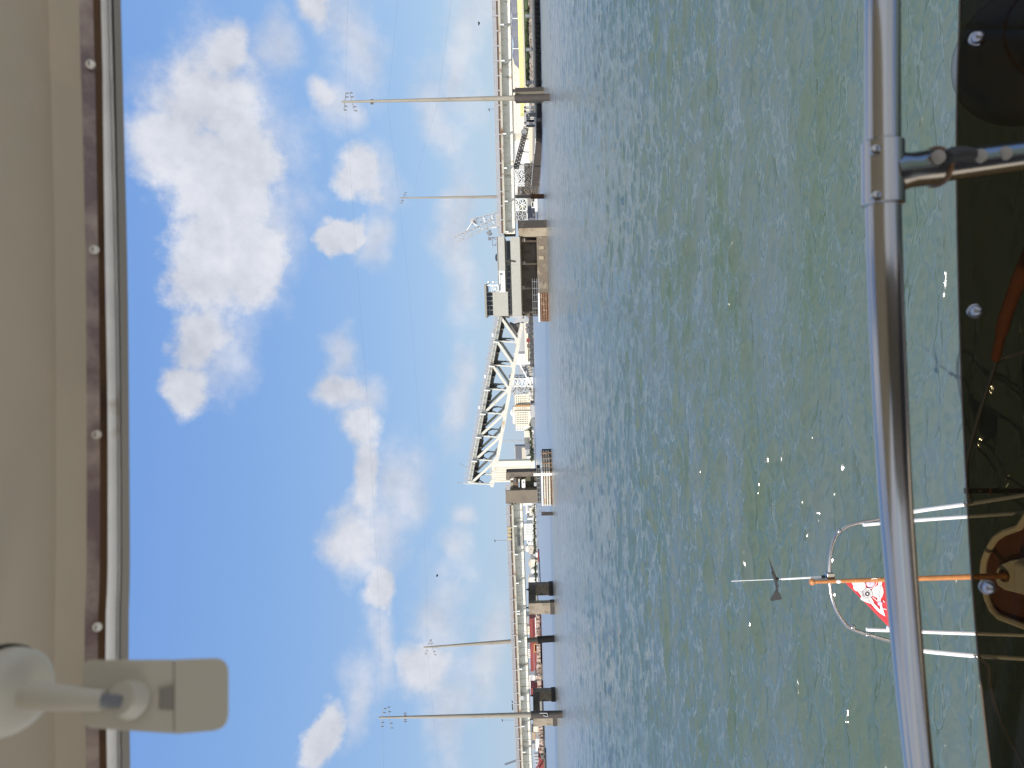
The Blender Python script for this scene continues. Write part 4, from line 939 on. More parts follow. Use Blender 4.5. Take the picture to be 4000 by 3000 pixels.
for k, (y0, y1, x0, mt, lab) in enumerate(((1514, 1578, 2073, 'black', 'black barge moored below the cream block with two window groups'), (1580, 1630, 2074, 'lgrey', 'light grey barge moored below the big windowed cream block'), (1632, 1668, 2075.5, 'grey', 'teal grey round ended barge moored left of the light grey barge'))):
    a = zp(2083.5, y1, 0); b = zp(2083.5, y0, 0); r = thing('barge', lab, 'barge', ((a.x+b.x)/2, 700, -.3)); s_ = 690
    xa, xb = at(2080, y1, s_).x, at(2080, y0, s_).x; zt = at(x0, (y0+y1)/2, s_).z
    m = MB(); m.prism([(xa+1, s_, -.5), (xb-1, s_, -.5), (xb, s_, zt), (xa, s_, zt)], (0, 12, 0)); m.build('hull', M[mt], r)
    m = MB(); m.box((xa+1.5, s_+.5, zt), (xb-1.5, s_+10, zt+.5)); m.build('hatch_cover', M['grey'], r)
def trees(label, y0, y1, xa, Y, n, h0, h1):
    grp = label.replace('tree', 'trees')
    for k in range(n):
        y = y0+(y1-y0)*(k+.5)/n; c = at(xa, y, Y); c.z = GZ; h = rr.uniform(h0, h1)
        r = thing('tree', label, 'tree', c, grp)
        m = MB(); m.tube([c, c+Vector((.1, 0, h*.5))], [.18, .1], 6); m.build('trunk', M['brown'], r)
        m = MB()
        for q in range(70):
            v = Vector((rr.gauss(0, 1), rr.gauss(0, 1), rr.gauss(0, 1))).normalized()*rr.uniform(.3, 1); p_ = c+Vector((v.x*h*.55, v.y*h*.4, h*.62+v.z*h*.36)); s_ = h*rr.uniform(.08, .16)
            n1 = Vector((rr.gauss(0, 1), rr.gauss(0, 1), rr.gauss(0, 1))).normalized(); n2_ = n1.orthogonal().normalized()*s_; n3 = n1.cross(n2_)
            m.poly([p_-n2_, p_-n3, p_+n2_, p_+n3])
        m.build('crown', M['green'], r)
trees('dark green tree on the far bank below the windowed blocks and white sheds', 1640, 1800, 2080, 700, 14, 3, 5.5)
trees('dark green tree on the far bank left of the rest pier', 1968, 2170, 2084, 640, 22, 2.2, 4)
trees('low dark tree on the far bank behind the tugboat and breakwater', 2172, 2290, 2084, 620, 12, 2, 3.5)

# --- left: pale town between the rest pier and the first pair of columns
T = [('office_block', 'bright white slab touching the left side of the rest pier', 'building', 2042, 2083, 1964, 1975, 700, 'white', None),
     ('warehouse', 'long white upper shed with one dark dot left of the rest pier', 'warehouse', 2053, 2070, 1976, 2010, 760, 'white', None),
     ('building', 'blue grey low shed with dark front left of the rest pier', 'building', 2062, 2078, 1978, 1996, 740, 'lgrey', (1, 3, (2066, 2072, 1980, 1994), .6, .5)),
     ('building', 'cream low house beneath the long white upper shed', 'building', 2068, 2083, 1984, 2014, 720, 'cream', (1, 4, (2072, 2077, 1986, 2012), .5, .4)),
     ('building', 'small grey building left of the long white upper shed', 'building', 2060, 2080, 2012, 2028, 735, 'lgrey', None),
     ('warehouse', 'narrow bright white shed right of the white terraced apartments', 'warehouse', 2060, 2078, 2024, 2044, 725, 'white', None),
     ('apartment_block', 'white apartment block with stacked balconies below the girder sign', 'apartments', 2046, 2082, 2046, 2092, 720, 'white', (6, 7, (2048, 2078, 2048, 2090), .35, .6)),
     ('apartment_block', 'pale narrow block left of the white apartments', 'apartments', 2047, 2082, 2093, 2109, 730, 'offw', (3, 2, (2050, 2070, 2095, 2107), .2, .7)),
     ('building', 'white house with dark round windows left of the pale narrow block', 'building', 2062, 2083, 2118, 2130, 700, 'white', (2, 2, (2066, 2078, 2120, 2128), .4, .4)),
     ('building', 'beige building with one dark window above the tugboat', 'building', 2066, 2084, 2132, 2164, 700, 'beige', (1, 1, (2072, 2076, 2144, 2149), .9, .9)),
     ('house', 'white upper house behind the beige building', 'building', 2056, 2076, 2134, 2156, 760, 'white', None),
     ('house', 'cream house with a row of windows left of the tugboat', 'house', 2074, 2086, 2186, 2222, 660, 'cream', (1, 5, (2078, 2082, 2188, 2220), .6, .4)),
     ('house', 'pale cottage with brown gable left of the cream house', 'house', 2076, 2088, 2224, 2240, 655, 'offw', (1, 2, (2080, 2084, 2226, 2238), .6, .3)),
     ('house', 'large pale grey house with sloping roof beside the dark bridge column', 'house', 2068, 2090, 2256, 2281, 650, 'offw', (2, 3, (2076, 2086, 2262, 2279), .3, .4))]
for (k, l, c, x0, x1, y0, y1, Y, mt, wn) in T: bld(k, l, c, x0, x1, y0, y1, Y, mt, win=wn, gable=(k == 'house'), roof=('lgrey' if k != 'house' else 'beige'), d=12, wm='grey')
r = thing('harbour_crane', 'white mast with a crossbeam left of the pale narrow block', 'crane', at(2085, 2112, 700)); m = MB()
m.bar(at(2058, 2110, 700), at(2085, 2110, 700), .9); m.bar(at(2060, 2106, 700), at(2060, 2124, 700), 1); m.bar(at(2074, 2106, 700), at(2074, 2120, 700), .8); m.build('frame', M['white'], r)
m = MB()
for y in range(2160, 2290, 14):
    c = at(2070, y, 900); m.ball((c.x, 900, 0), rr.uniform(6, 9), 9, 5, (1.3, .7, 1))
tag(m.build('hills', mat('hazy_hill', (.16, .17, .17), .9)), kind='structure')
# tugboat and breakwater
r = thing('tugboat', 'small red hulled tugboat with white wheelhouse left of the rest pier', 'boat', zp(2106, 2170, 0)); c = zp(2106, 2172, 0); k = c.y/F
m = MB(); m.prism([c+Vector(v)*k for v in ((-24, 0, -3), (20, 0, -3), (24, 0, 4), (16, 0, 5), (-22, 0, 7))], (0, 4, 0)); m.build('hull', M['red'], r)
m = MB(); m.box((c.x-6*k, c.y+1, 4*k), (c.x+12*k, c.y+3.4, 13*k)); m.box((c.x-2*k, c.y+1.2, 13*k), (c.x+7*k, c.y+3, 18*k)); m.build('wheelhouse', M['white'], r)
m = MB(); m.box((c.x-1*k, c.y+1.12, 14*k), (c.x+6*k, c.y+1.19, 16.5*k)); m.build('window', M['glass'], r)
m = MB(); m.bar((c.x+3*k, c.y+2, 18*k), (c.x+3*k, c.y+2, 28*k), .15); m.build('mast', M['grey'], r)
r = thing('breakwater', 'long thin dark floating breakwater left of the tugboat', 'breakwater', zp(2108, 2230, 0)); m = MB()
m.bar(zp(2105, 2146, .2), zp(2112, 2292, .2), .9, .7); m.build('beam', M['black'], r)
# --- left: red sheds, cream boxes, white warehouses
T = [('warehouse', 'long red roofed warehouse between the two column pier and the leaning pole', 'warehouse', 2070, 2112, 2416, 2496, 575, 'red', (1, 13, (2081, 2087, 2420, 2494), .8, .55), 'red'),
     ('building', 'pale grey block with round windows above the right end of the red warehouse', 'building', 2058, 2080, 2408, 2436, 640, 'lgrey', (2, 3, (2061, 2068, 2410, 2434), .5, .3), None),
     ('building', 'cream block above the middle of the red warehouse', 'building', 2060, 2080, 2447, 2478, 640, 'cream', (1, 3, (2062, 2066, 2450, 2470), .5, .5), None),
     ('silo_house', 'white box with grey clutter above the left red warehouse', 'building', 2062, 2080, 2535, 2570, 640, 'offw', (1, 4, (2065, 2070, 2538, 2568), .6, .4), None),
     ('warehouse', 'long red brown warehouse left of the leaning pole', 'warehouse', 2073, 2112, 2505, 2622, 575, 'red', None, 'red'),
     ('shed', 'white square shed right of the leaning pole pile', 'shed', 2099, 2111, 2466, 2482, 560, 'white', None, None),
     ('shed', 'white wide shed under the left red brown warehouse', 'shed', 2097, 2110, 2526, 2552, 555, 'white', (1, 4, (2100, 2104, 2528, 2550), .4, .3), None),
     ('shed', 'cream wide shed left of the white wide shed', 'shed', 2099, 2111, 2555, 2578, 555, 'cream', None, None),
     ('shed', 'pale brown shed left of the cream wide shed', 'shed', 2096, 2112, 2600, 2616, 555, 'beige', (1, 2, (2100, 2106, 2602, 2614), .5, .3), None),
     ('container_stack', 'dark maroon container stack before the left red brown warehouse', 'container', 2087, 2094, 2545, 2622, 562, 'red', None, None),
     ('warehouse', 'white ribbed warehouse with black slits left of the red buildings', 'warehouse', 2067, 2116, 2638, 2690, 600, 'white', (4, 4, (2070, 2082, 2640, 2662), .35, .8), None),
     ('shed', 'tan shed beneath the white ribbed warehouse', 'shed', 2090, 2116, 2640, 2668, 550, 'beige', (1, 5, (2100, 2108, 2642, 2666), .7, .5), None),
     ('ship_hull', 'red slab sided hull beside the dark column behind the tall front pole', 'ship', 2075, 2124, 2688, 2716, 540, 'red', None, 'red'),
     ('building', 'cream block just left of the tall front pole', 'building', 2084, 2118, 2838, 2858, 545, 'cream', (2, 3, (2090, 2104, 2840, 2856), .3, .5), None),
     ('building', 'pale building with orange side left of the tall front pole', 'building', 2078, 2116, 2860, 2892, 560, 'tan', (1, 3, (2084, 2088, 2862, 2876), .5, .5), None),
     ('shed', 'orange brown end wall beside the pale building', 'shed', 2086, 2092, 2862, 2888, 552, 'orange', None, None),
     ('warehouse', 'bright white warehouse with stepped roof near the lower left shore', 'warehouse', 2092, 2122, 2886, 2934, 540, 'white', (2, 5, (2098, 2110, 2888, 2930), .2, .5), None),
     ('shed', 'low white waterside shed, right one below the bright white warehouse', 'shed', 2108, 2121, 2852, 2872, 515, 'offw', (1, 3, (2111, 2115, 2854, 2870), .4, .3), None),
     ('shed', 'low white waterside shed, middle one below the bright white warehouse', 'shed', 2108, 2122, 2874, 2900, 514, 'white', (1, 4, (2112, 2116, 2876, 2898), .4, .3), None),
     ('shed', 'low white waterside shed, left one below the bright white warehouse', 'shed', 2109, 2123, 2903, 2932, 513, 'offw', (1, 4, (2113, 2117, 2906, 2930), .4, .3), None),
     ('building', 'white framed grey building above the bright white warehouse', 'building', 2080, 2100, 2905, 2930, 580, 'lgrey', (1, 4, (2084, 2090, 2907, 2928), .5, .5), None),
     ('shed', 'rust red shed at the lower left frame edge', 'shed', 2104, 2125, 2960, 3010, 510, 'red', None, None)]
for (k, l, c, x0, x1, y0, y1, Y, mt, wn, rf) in T: bld(k, l, c, x0, x1, y0, y1, Y, mt, win=wn, roof=rf, d=14)
for k, y in enumerate((2946, 2958, 2970, 2984)):
    c = at(2100, y, 560); r = thing('storage_tank', ['first', 'second', 'third', 'fourth'][k]+' grey round tank from the right in the row near the lower left shore', 'tank', (c.x, 560, GZ), 'row of storage tanks')
    m = MB(); zt = at(2085+k*2, y, 560).z; m.lathe((c.x, 560, GZ), (0, 0, 1), [(1.15, 0), (1.15, zt-GZ-.4), (.5, zt-GZ)], 14); m.build('tank', M['lgrey'], r, smooth=True)
r = thing('jib_crane', 'rust red crane boom slanting over the lower left shore', 'crane', at(2128, 2950, 505)); m = MB(); lattice(m, at(2122, 2958, 505), at(2078, 3030, 505), .8, 14, .25); m.build('boom', M['red'], r)
m = MB(); m.fbx(2112, 2130, 2950, 2966, 504, 3); m.build('cab', M['under'], r)
r = thing('barge', 'low black barge at the lower left shore', 'barge', zp(2133, 2970, 0)); m = MB(); c = zp(2134, 2970, 0); m.box((c.x-14, c.y-8, -.3), (c.x+9, c.y-2, 1.0)); m.build('hull', M['black'], r)
m = MB(); m.box((c.x-10, c.y-7, 1.003), (c.x+5, c.y-3, 1.4)); m.build('deck_load', M['brown'], r)
r = thing('gantry_crane', 'orange portal crane between the white wide shed and the red warehouse', 'crane', at(2112, 2520, 550)); m = MB()
m.bar(at(2087, 2516, 550), at(2112, 2516, 550), .7); m.bar(at(2087, 2516, 550), at(2087, 2546, 550), .8); m.bar(at(2087, 2546, 550), at(2094, 2546, 550), .7); m.build('portal', M['orange'], r)
r = thing('pipe_bridge', 'long white horizontal pipe along the front of the right red warehouse', 'pipe', at(2112, 2450, 556)); m = MB()
m.bar(at(2091, 2412, 556), at(2094, 2490, 556), .7); 
for y in (2424, 2450, 2476): m.bar(at(2092, y, 556), at(2113, y, 556), .4)
m.build('pipe', M['white'], r)
r = thing('jib_crane', 'faint slender crane rising above the bridge railing at lower left', 'crane', at(2040, 2970, 700)); m = MB(); lattice(m, at(2030, 2966, 700), at(1972, 2986, 700), 1.1, 10, .22); m.build('boom', M['mauve'], r)
for (ya, yb, Y, nm) in ((2400, 2500, 552, 'a'), (2500, 2640, 548, 'b'), (2640, 2720, 536, 'c'), (2836, 3040, 512, 'd')):
    m = MB()
    for k in range(150):
        y = rr.uniform(ya, yb); Yk = Y+rr.uniform(-2, 6); c = at(2110, y, Yk); w = rr.uniform(.2, 1.1); h = rr.uniform(.4, 3.2); m.box((c.x-w, Yk, GZ), (c.x+w, Yk+1, GZ+h))
    tag(m.build('yard_clutter', mat('clutter_'+nm, (.34, .24, .19), .9, var=.8, scale=.35, stain=(.62, .6, .58), amt=.35, ssc=.45)), kind='stuff')
for (ya, yb, Y, nm) in ((1440, 1560, 598, 'e'), (1680, 1832, 715, 'f'), (1970, 2282, 660, 'g')):
    m = MB()
    for k in range(220):
        y = rr.uniform(ya, yb); Yk = Y+rr.uniform(0, 30); c = at(2080, y, Yk); w = rr.uniform(.4, 1.6); h = rr.uniform(.8, 4.2); m.box((c.x-w, Yk, GZ), (c.x+w, Yk+1, GZ+h))
    tag(m.build('town_clutter', mat('clutter_'+nm, (.45, .42, .38), .9, var=.7, scale=.3, stain=(.75, .73, .7), amt=.5, ssc=.3)), kind='stuff')
# ---------------------------------------------------------------- the boat we stand on
# hull and stern deck (seen through the tinted screen)
DZ = 1.15
ol = [(4000, 2060), (3940, 2080), (3905, 2103), (3878, 2145), (3860, 2190), (3855, 2232), (3858, 2280), (3872, 2340), (3890, 2380), (3920, 2410), (4000, 2440)]
op = [zp(x, y, DZ) for x, y in ol]
R_ = [Vector((.35, -3, DZ)), Vector((.62, 0, DZ)), Vector((.4, 3, DZ)), Vector((-.55, 4.55, DZ))]
Lf = [Vector((-1.75, 4.55, DZ)), Vector((-2.6, 3, DZ)), Vector((-2.9, 0, DZ)), Vector((-2.7, -3, DZ))]
full = R_+op+Lf
cen = Vector((-1.2, 1.5, DZ))
r = thing('stern_deck', 'pointed stern of the yacht with dark teak deck and cream rim behind the tinted screen', 'boat stern', (-1.4, 4.6, 0))
m = MB(); rows = [[Vector(p) for p in full], [Vector((cen.x+(p.x-cen.x)*.96, cen.y+(p.y-cen.y)*.98, .5)) for p in full], [Vector((cen.x+(p.x-cen.x)*.8, cen.y+(p.y-cen.y)*.92, -.5)) for p in full]]
m.loft(rows); m.build('hull', M['gel'], r, smooth=True)
m = MB(); m.prism([p+Vector((0, 0, -.05)) for p in full], (0, 0, .05)); m.build('deck', M['teak'], r)
m = MB(); m.prism([Vector((.5, .75, DZ+.01)), Vector((.3, 2.9, DZ+.01)), Vector((-.55, 4.2, DZ+.01)), Vector((-1.75, 4.2, DZ+.01)), Vector((-2.5, 2.9, DZ+.01)), Vector((-2.78, .75, DZ+.01))], (0, 0, .03)); m.build('cockpit_sole', M['sole'], r)
m = MB(); m.prism([Vector((.3, -2.9, DZ+.01)), Vector((.5, .74, DZ+.01)), Vector((-2.78, .74, DZ+.01)), Vector((-2.6, -2.9, DZ+.01))], (0, 0, .03)); m.build('dark_reflect_sole', M['csole'], r)  # unseen floor, made near-black to darken the lower band reflected in the rail
m = MB(); m.box((-2.3, -1.75, DZ+.05), (.3, -1.65, H+.42)); m.build('added_rear_wall', M['cabin'], r)  # unseen wall added behind the viewer so the rail reflects something dark
m = MB(); m.tube([p+Vector((0, 0, .03)) for p in full], .024, 8); m.build('toe_rail', M['gel'], r, smooth=True)
hl = [(4060, 2150), (4000, 2180), (3950, 2190), (3915, 2205), (3900, 2225), (3893, 2255), (3902, 2285), (3930, 2305), (3960, 2312), (4000, 2322), (4060, 2345)]
hp = [zp(x, y, DZ+.04) for x, y in hl]
m = MB(); m.prism([p+Vector((0, 0, -.035)) for p in hp], (0, 0, .05)); m.build('lazarette_lid', M['gel'], r, bevel=.01)
m = MB(); m.box((-1.52, 4.1, DZ+.06), (-1.3, 4.9, DZ+.16)); m.build('lid_hatch', M['gel'], r, bevel=.04)
m = MB(); c = zp(3927, 2249, DZ+.06); m.lathe(c, (0, 0, 1), [(.045, 0), (.045, .02), (.03, .03)], 14); m.build('staff_socket', M['brownw'], r)
# stern rail
YS = 5.25
r = thing('stern_rail', 'stainless stern rail hoop with white posts rising over the stern', 'rail', at(3960, 2250, YS))
def sm(pts, n=5):
    out_ = []; P = [Vector(p) for p in pts]
    for i in range(len(P)-1):
        p0 = P[max(i-1, 0)]; p1 = P[i]; p2 = P[i+1]; p3 = P[min(i+2, len(P)-1)]
        for k in range(n):
            t = k/n; out_.append(.5*((2*p1)+(-p0+p2)*t+(2*p0-5*p1+4*p2-p3)*t*t+(-p0+3*p1-3*p2+p3)*t*t*t))
    out_.append(P[-1]); return out_
hoop = [(3510, 2008), (3430, 2030), (3345, 2046), (3300, 2062), (3266, 2092), (3248, 2140), (3241, 2190), (3240, 2255), (3246, 2320), (3262, 2375), (3285, 2415), (3312, 2448), (3352, 2467), (3400, 2482), (3470, 2503), (3540, 2522)]
m = MB(); m.tube(sm([at(x, y, YS) for x, y in hoop]), .0145, 14); m.build('hoop', M['chrome'], r, smooth=True)
def tb(name, pts, rad, mt, Ys=None, n=12):
    m = MB(); m.tube(sm([at(x, y, (YS if Ys is None else Ys[i])) for i, (x, y) in enumerate(pts)]), rad, n); return m.build(name, M[mt], r, smooth=True)
tb('leg', [(3510, 2008), (3600, 1993), (3770, 1970), (3810, 1964), (4010, 1932)], .0165, 'chromew')
tb('leg', [(3540, 2522), (3600, 2541), (3700, 2552), (3815, 2562), (4010, 2574)], .0165, 'chromew')
tb('post', [(3372, 2050), (3560, 2034), (3740, 2021), (4010, 2003)], .0135, 'chromew', [YS-.03]*4)
tb('post', [(3385, 2459), (3560, 2466), (3740, 2473), (4010, 2482)], .0135, 'chromew', [YS-.03]*4)
tb('side_tube', [(3793, 1966), (3782, 1925), (3775, 1860), (3778, 1790), (3796, 1715), (3830, 1600), (3862, 1500), (3890, 1412), (3955, 1180), (4030, 980), (4120, 760)], .0145, 'chrome', [5.22, 5.2, 5.15, 5.05, 4.95, 4.8, 4.65, 4.5, 4.1, 3.8, 3.5])
tb('side_tube', [(3815, 2562), (3835, 2580), (3862, 2610), (3868, 2690), (3900, 2800), (3950, 2910), (4010, 3030), (4090, 3180)], .0145, 'chrome', [5.22, 5.2, 5.15, 5.05, 4.9, 4.75, 4.6, 4.4])
tb('stay_tube', [(3888, 1414), (3930, 1396), (4010, 1372)], .012, 'chrome', [4.5, 4.5, 4.45])
m = MB(); m.tube(sm([at(*p_, Y_) for p_, Y_ in (((3888, 1405), 4.5), ((3905, 1330), 4.37), ((3930, 1230), 4.2), ((3975, 1110), 4.02), ((4040, 960), 3.8))]), [.022]+[.028]*6+[.036]*8+[.042]*6, 12); m.build('leather_wrap', M['leather'], r, smooth=True)
for (x, y) in ((3278, 2075), (3330, 2450), (3387, 2478), (3765, 1972), (3805, 2561)):
    m = MB(); c = at(x, y, YS); m.ball(c, .022, 10, 8); m.build('rail_fitting', M['chrome'], r, smooth=True)
m = MB(); c = at(3473, 2452, YS-.05); m.tube([c, c+Vector((0, -.03, 0))], .022, 12); m.tube([c+Vector((0, -.03, 0)), c+Vector((0, -.035, 0))], .01, 8); m.build('end_cap', M['chromew'], r, smooth=True)
m = MB(); c = at(3241, 2251, YS); m.box(tuple(c+Vector((-.022, -.03, -.028))), tuple(c+Vector((.028, .03, .03)))); m.build('staff_clamp', M['chrome'], r, bevel=.006)
r = thing('webbing_strap', 'black webbing strap with a snap hanging from the right side of the stern rail', 'strap', at(4010, 1917, 5.1))
m = MB(); m.prism([at(3766, 1907, 5.12), at(3766, 1928, 5.12), at(4040, 1926, 5.12), at(4040, 1909, 5.12)], (0, .004, 0)); m.build('webbing', M['rubber'], r)
m = MB(); c = at(3828, 1917, 5.11); m.ball(c, .009, 8, 6); m.build('snap', M['chrome'], r, smooth=True)
m = MB(); m.prism([at(3864, 1905, 5.115), at(3864, 1930, 5.115), at(3872, 1930, 5.115), at(3872, 1905, 5.115)], (0, -.006, 0)); m.build('buckle', M['brownw'], r)
# flag staff, burgee and wind vane
YF = 5.2
s0 = zp(3927, 2249, DZ+.08); s1 = at(3182, 2273, YS-.045); r = thing('flag_staff', 'varnished wooden flag staff standing on the stern deck', 'flag pole', s0)
m = MB(); m.tube([s0, s0.lerp(s1, .5), s1], [.021, .018, .014], 12); m.build('staff', M['varn'], r, smooth=True)
m = MB(); m.ball(s1+Vector((0, 0, .02)), .026, 12, 8, (1, 1, .8)); m.build('finial', M['varn'], r, smooth=True)
m = MB(); m.ball(at(3276, 2272, YS-.07), .012, 8, 6, (1.2, 1, 1.6)); m.build('halyard_clip', M['white'], r, smooth=True)
YG = YS-.075
fz = lambda x, y: .012*math.sin((x-3290)*.035+(y-2260)*.02)+.01*math.sin((y-2260)*.05)
def fl(x, y, off=0): return at(x, y, YG+fz(x, y)-off)
r = thing('burgee', 'red yacht club flag with white propeller emblem and ribbon lettering on the wooden staff', 'flag', at(3560, 2300, YG))
m = MB(); rows = []
for i in range(22):
    x = 3288+i*13.5; w = (x-3288)*1.02 if x < 3470 else 186+(x-3470)*.15 if x < 3520 else max(40, 193-(x-3520)*2.4)
    rows.append([fl(x, 2265-(3 if i else 0)+w*j/14*(1)) for j in range(15)])
m.loft(rows); o = m.build('cloth', M['redf'], r, smooth=True); sd2 = o.modifiers.new('thick', 'SOLIDIFY'); sd2.thickness = .0015
def e(px, py): return 3310+px/9.218, 2240+py/9.218
def patch(mb, pts, off):
    # densified fan so that the patch follows the cloth
    P = [e(*p) for p in pts]; cx_ = sum(p[0] for p in P)/len(P); cy_ = sum(p[1] for p in P)/len(P)
    mb.prism([fl(x, y, off) for x, y in P], (0, -.0008, 0))
m = MB(); patch(m, [(300, 330), (400, 270), (490, 255), (580, 290), (640, 370), (660, 500), (640, 560), (540, 640), (520, 700), (400, 640), (330, 640), (250, 590), (210, 520), (230, 440)], .006)
patch(m, [(860, 610), (980, 500), (1100, 420), (1240, 440), (1290, 560), (1300, 700), (1250, 850), (1180, 910), (1080, 890), (900, 800)], .006)
patch(m, [(520, 820), (640, 780), (760, 880), (860, 880), (940, 1020), (960, 1100), (850, 1105), (560, 990), (480, 940), (470, 880)], .006); m.build('propeller_print', M['whitef'], r)
m = MB()
for q in ([(100, 245), (205, 235), (300, 350), (215, 440)], [(300, 350), (560, 715), (510, 820), (215, 440)], [(560, 715), (760, 930), (640, 960), (480, 790)], [(760, 930), (980, 1100), (870, 1110), (640, 960)], [(980, 1100), (1170, 1310), (1060, 1330), (870, 1110)], [(1170, 1310), (1365, 1545), (1210, 1455), (1060, 1330)],
          [(1135, 165), (1250, 165), (1240, 430), (1110, 430)], [(1110, 430), (1240, 430), (1195, 990), (1080, 990)], [(1140, 990), (1195, 990), (1280, 1290), (1180, 1200)], [(1180, 1200), (1280, 1290), (1365, 1545), (1200, 1400)]): patch(m, q, .0085)
m.build('ribbon_print', M['whitef'], r)
def disc(mb, cx_, cy_, rad, off, inner=0):
    P = [(cx_+rad*math.cos(a), cy_+rad*math.sin(a)) for a in [i*math.pi/12 for i in range(24)]]
    patch(mb, P, off)
for k, (rad, mt) in enumerate(((188, 'darkf'), (176, 'whitef'), (140, 'darkf'), (124, 'whitef'), (92, 'darkf'), (30, 'whitef'))):
    m = MB(); disc(m, 720, 735, rad, .0105+k*.0012); m.build('hub_ring', M[mt], r)
m = MB(); disc(m, 830, 355, 150, .0075); m.build('anchor_print', M['lilac'], r); m = MB(); disc(m, 1170, 1085, 80, .0115); m.build('knot_print', M['lilac'], r)
m = MB()
for (a, b) in (((860, 210), (960, 180)), ((960, 180), (1090, 195)), ((1090, 195), (1040, 380)), ((1040, 380), (930, 520)), ((930, 520), (800, 560)), ((800, 560), (670, 530)), ((900, 850), (1000, 930)), ((1000, 930), (1110, 1030)), ((1280, 1270), (1410, 1300)), ((1290, 980), (1340, 1050))):
    m.bar(fl(*e(*a), .012), fl(*e(*b), .012), .0045, .001)
m.build('rope_print', M['whitef'], r)
m = MB()
def ft(body, a, b, size, off=.0145):
    p0, p1 = fl(*e(*a), off), fl(*e(*b), off); p0.y = p1.y = min(p0.y, p1.y)-.001; rd = p1-p0; ud = Vector((0, 0, 1)); ud = (ud-rd.normalized()*ud.dot(rd.normalized())); ud = Vector((-rd.z, 0, rd.x)).normalized()
    textmesh(m, body, p0, rd, ud, size)
ft('STAR LAKESHORES', (905, 1085), (262, 430), .017); ft('YACHT CLUB', (1165, 900), (1212, 400), .017)
m.build('lettering', M['darkf'], r)
r = thing('wind_vane', 'black arrow wind vane with thin aerial on a white rod above the stern rail', 'wind vane', at(3236, 2252, YS))
m = MB(); m.tube([at(3222, 2253, YS), at(3052, 2262, YS)], .0075, 8); m.build('rod', M['white'], r, smooth=True)
m = MB(); m.tube([at(3222, 2253, YS), at(3208, 2254, YS)], .012, 10); m.build('grip', M['rubber'], r, smooth=True)
m = MB(); m.tube([at(3056, 2262, YS), at(2857, 2270, YS)], .0028, 6); m.build('aerial', M['white'], r)
m = MB(); q = lambda x, y: at(x, y, YS-.015)
m.prism([q(3003, 2174), q(3026, 2235), q(3037, 2262), q(3028, 2262), q(3018, 2235)], (0, .012, 0)); m.prism([q(3026, 2258), q(3036, 2258), q(3040, 2310), q(3034, 2310)], (0, .012, 0))
m.prism([q(3032, 2305), q(3046, 2316), q(3055, 2341), q(3012, 2348), q(3010, 2340)], (0, .006, 0)); m.bar(q(3016, 2235), q(3038, 2292), .014); m.build('arrow', M['rubber'], r)
m = MB(); m.ball(at(3034, 2262, YS), .016, 10, 6); m.build('pivot', M['rubber'], r, smooth=True)
# kettle grill behind the tinted screen
YQ = 2.7; c = at(3997, 218, YQ); r = thing('kettle_grill', 'dark round kettle grill behind the tinted screen at the right', 'grill', (c.x, c.y, DZ)); R0 = 262/F*YQ
m = MB(); m.lathe(c+Vector((0, 0, -.02)), (0, 0, 1), [(R0, 0)]+[(R0*math.cos(t), R0*math.sin(t)) for t in [i*math.pi/20 for i in range(1, 10)]]+[(.001, R0)], 36); m.build('lid', mat('dark_steel', (.22, .22, .21), .3, .8), r, smooth=True)
m = MB(); m.lathe(c+Vector((0, 0, -.03)), (0, 0, -1), [(R0*.99, 0)]+[(R0*math.cos(t)*.99, R0*math.sin(t)*.9) for t in [i*math.pi/20 for i in range(1, 10)]], 36); m.build('bowl', M['black'], r, smooth=True)
m = MB(); m.tube([c+Vector((0, 0, -.25)), (c.x, c.y, DZ)], .02, 10); m.build('stand', M['chrome'], r, smooth=True)
m = MB(); ph = [(4115+192*math.cos(a), 130+192*math.sin(a)) for a in [i*math.pi/24 for i in range(49)]]; m.tube([at(x, y, YQ-.27) for x, y in ph], .006, 8); m.build('rim_ring', M['brownw'], r, smooth=True)
# tinted screen
def tintmat():
    m = bpy.data.materials.new('tinted_acrylic'); m.use_nodes = True; t = m.node_tree; t.nodes.clear()
    o = t.nodes.new('ShaderNodeOutputMaterial'); tr_ = t.nodes.new('ShaderNodeBsdfTransparent'); gl = t.nodes.new('ShaderNodeBsdfGlossy'); mx_ = t.nodes.new('ShaderNodeMixShader'); fr = t.nodes.new('ShaderNodeFresnel')
    tr_.inputs[0].default_value = (.27, .24, .18, 1); gl.inputs['Roughness'].default_value = .06; gl.inputs['Color'].default_value = (.5, .5, .5, 1); fr.inputs[0].default_value = 1.35
    t.links.new(fr.outputs[0], mx_.inputs[0]); t.links.new(tr_.outputs[0], mx_.inputs[1]); t.links.new(gl.outputs[0], mx_.inputs[2]); t.links.new(mx_.outputs[0], o.inputs[0]); return m
TM = tintmat()
r = thing('tinted_screen', 'dark tinted acrylic screen with domed nuts along the bottom of the view', 'screen', at(3900, 1500, .95))
te = [(3778, -3200), (3772, -1900), (3764, -900), (3757, 0), (3747, 300), (3744, 650), (3752, 1100), (3764, 1500), (3776, 1750), (3800, 2200), (3832, 2600), (3876, 3000), (3960, 3650), (4060, 4400)]
m = MB(); rows = []
te = [(t_.x, t_.y) for t_ in sm([Vector((x, y, 0)) for x, y in te], 4)]
for dy in (0, .005):
    pass
A_ = [at(x, y, .97) for x, y in te]; B_ = [at(x+900, y, .80) for x, y in te]
rows = [[p for p in A_], [p for p in B_], [p+Vector((0, .006, 0)) for p in B_], [p+Vector((0, .006, .0)) for p in A_]]
m.loft(rows+[rows[0]]); m.build('tinted_panel', TM, r)
m = MB(); m.tube([p+Vector((0, .003, .001)) for p in A_], .0013, 8); m.build('edge_bead', mat('panel_edge', (.10, .075, .055), .35), r, smooth=True)
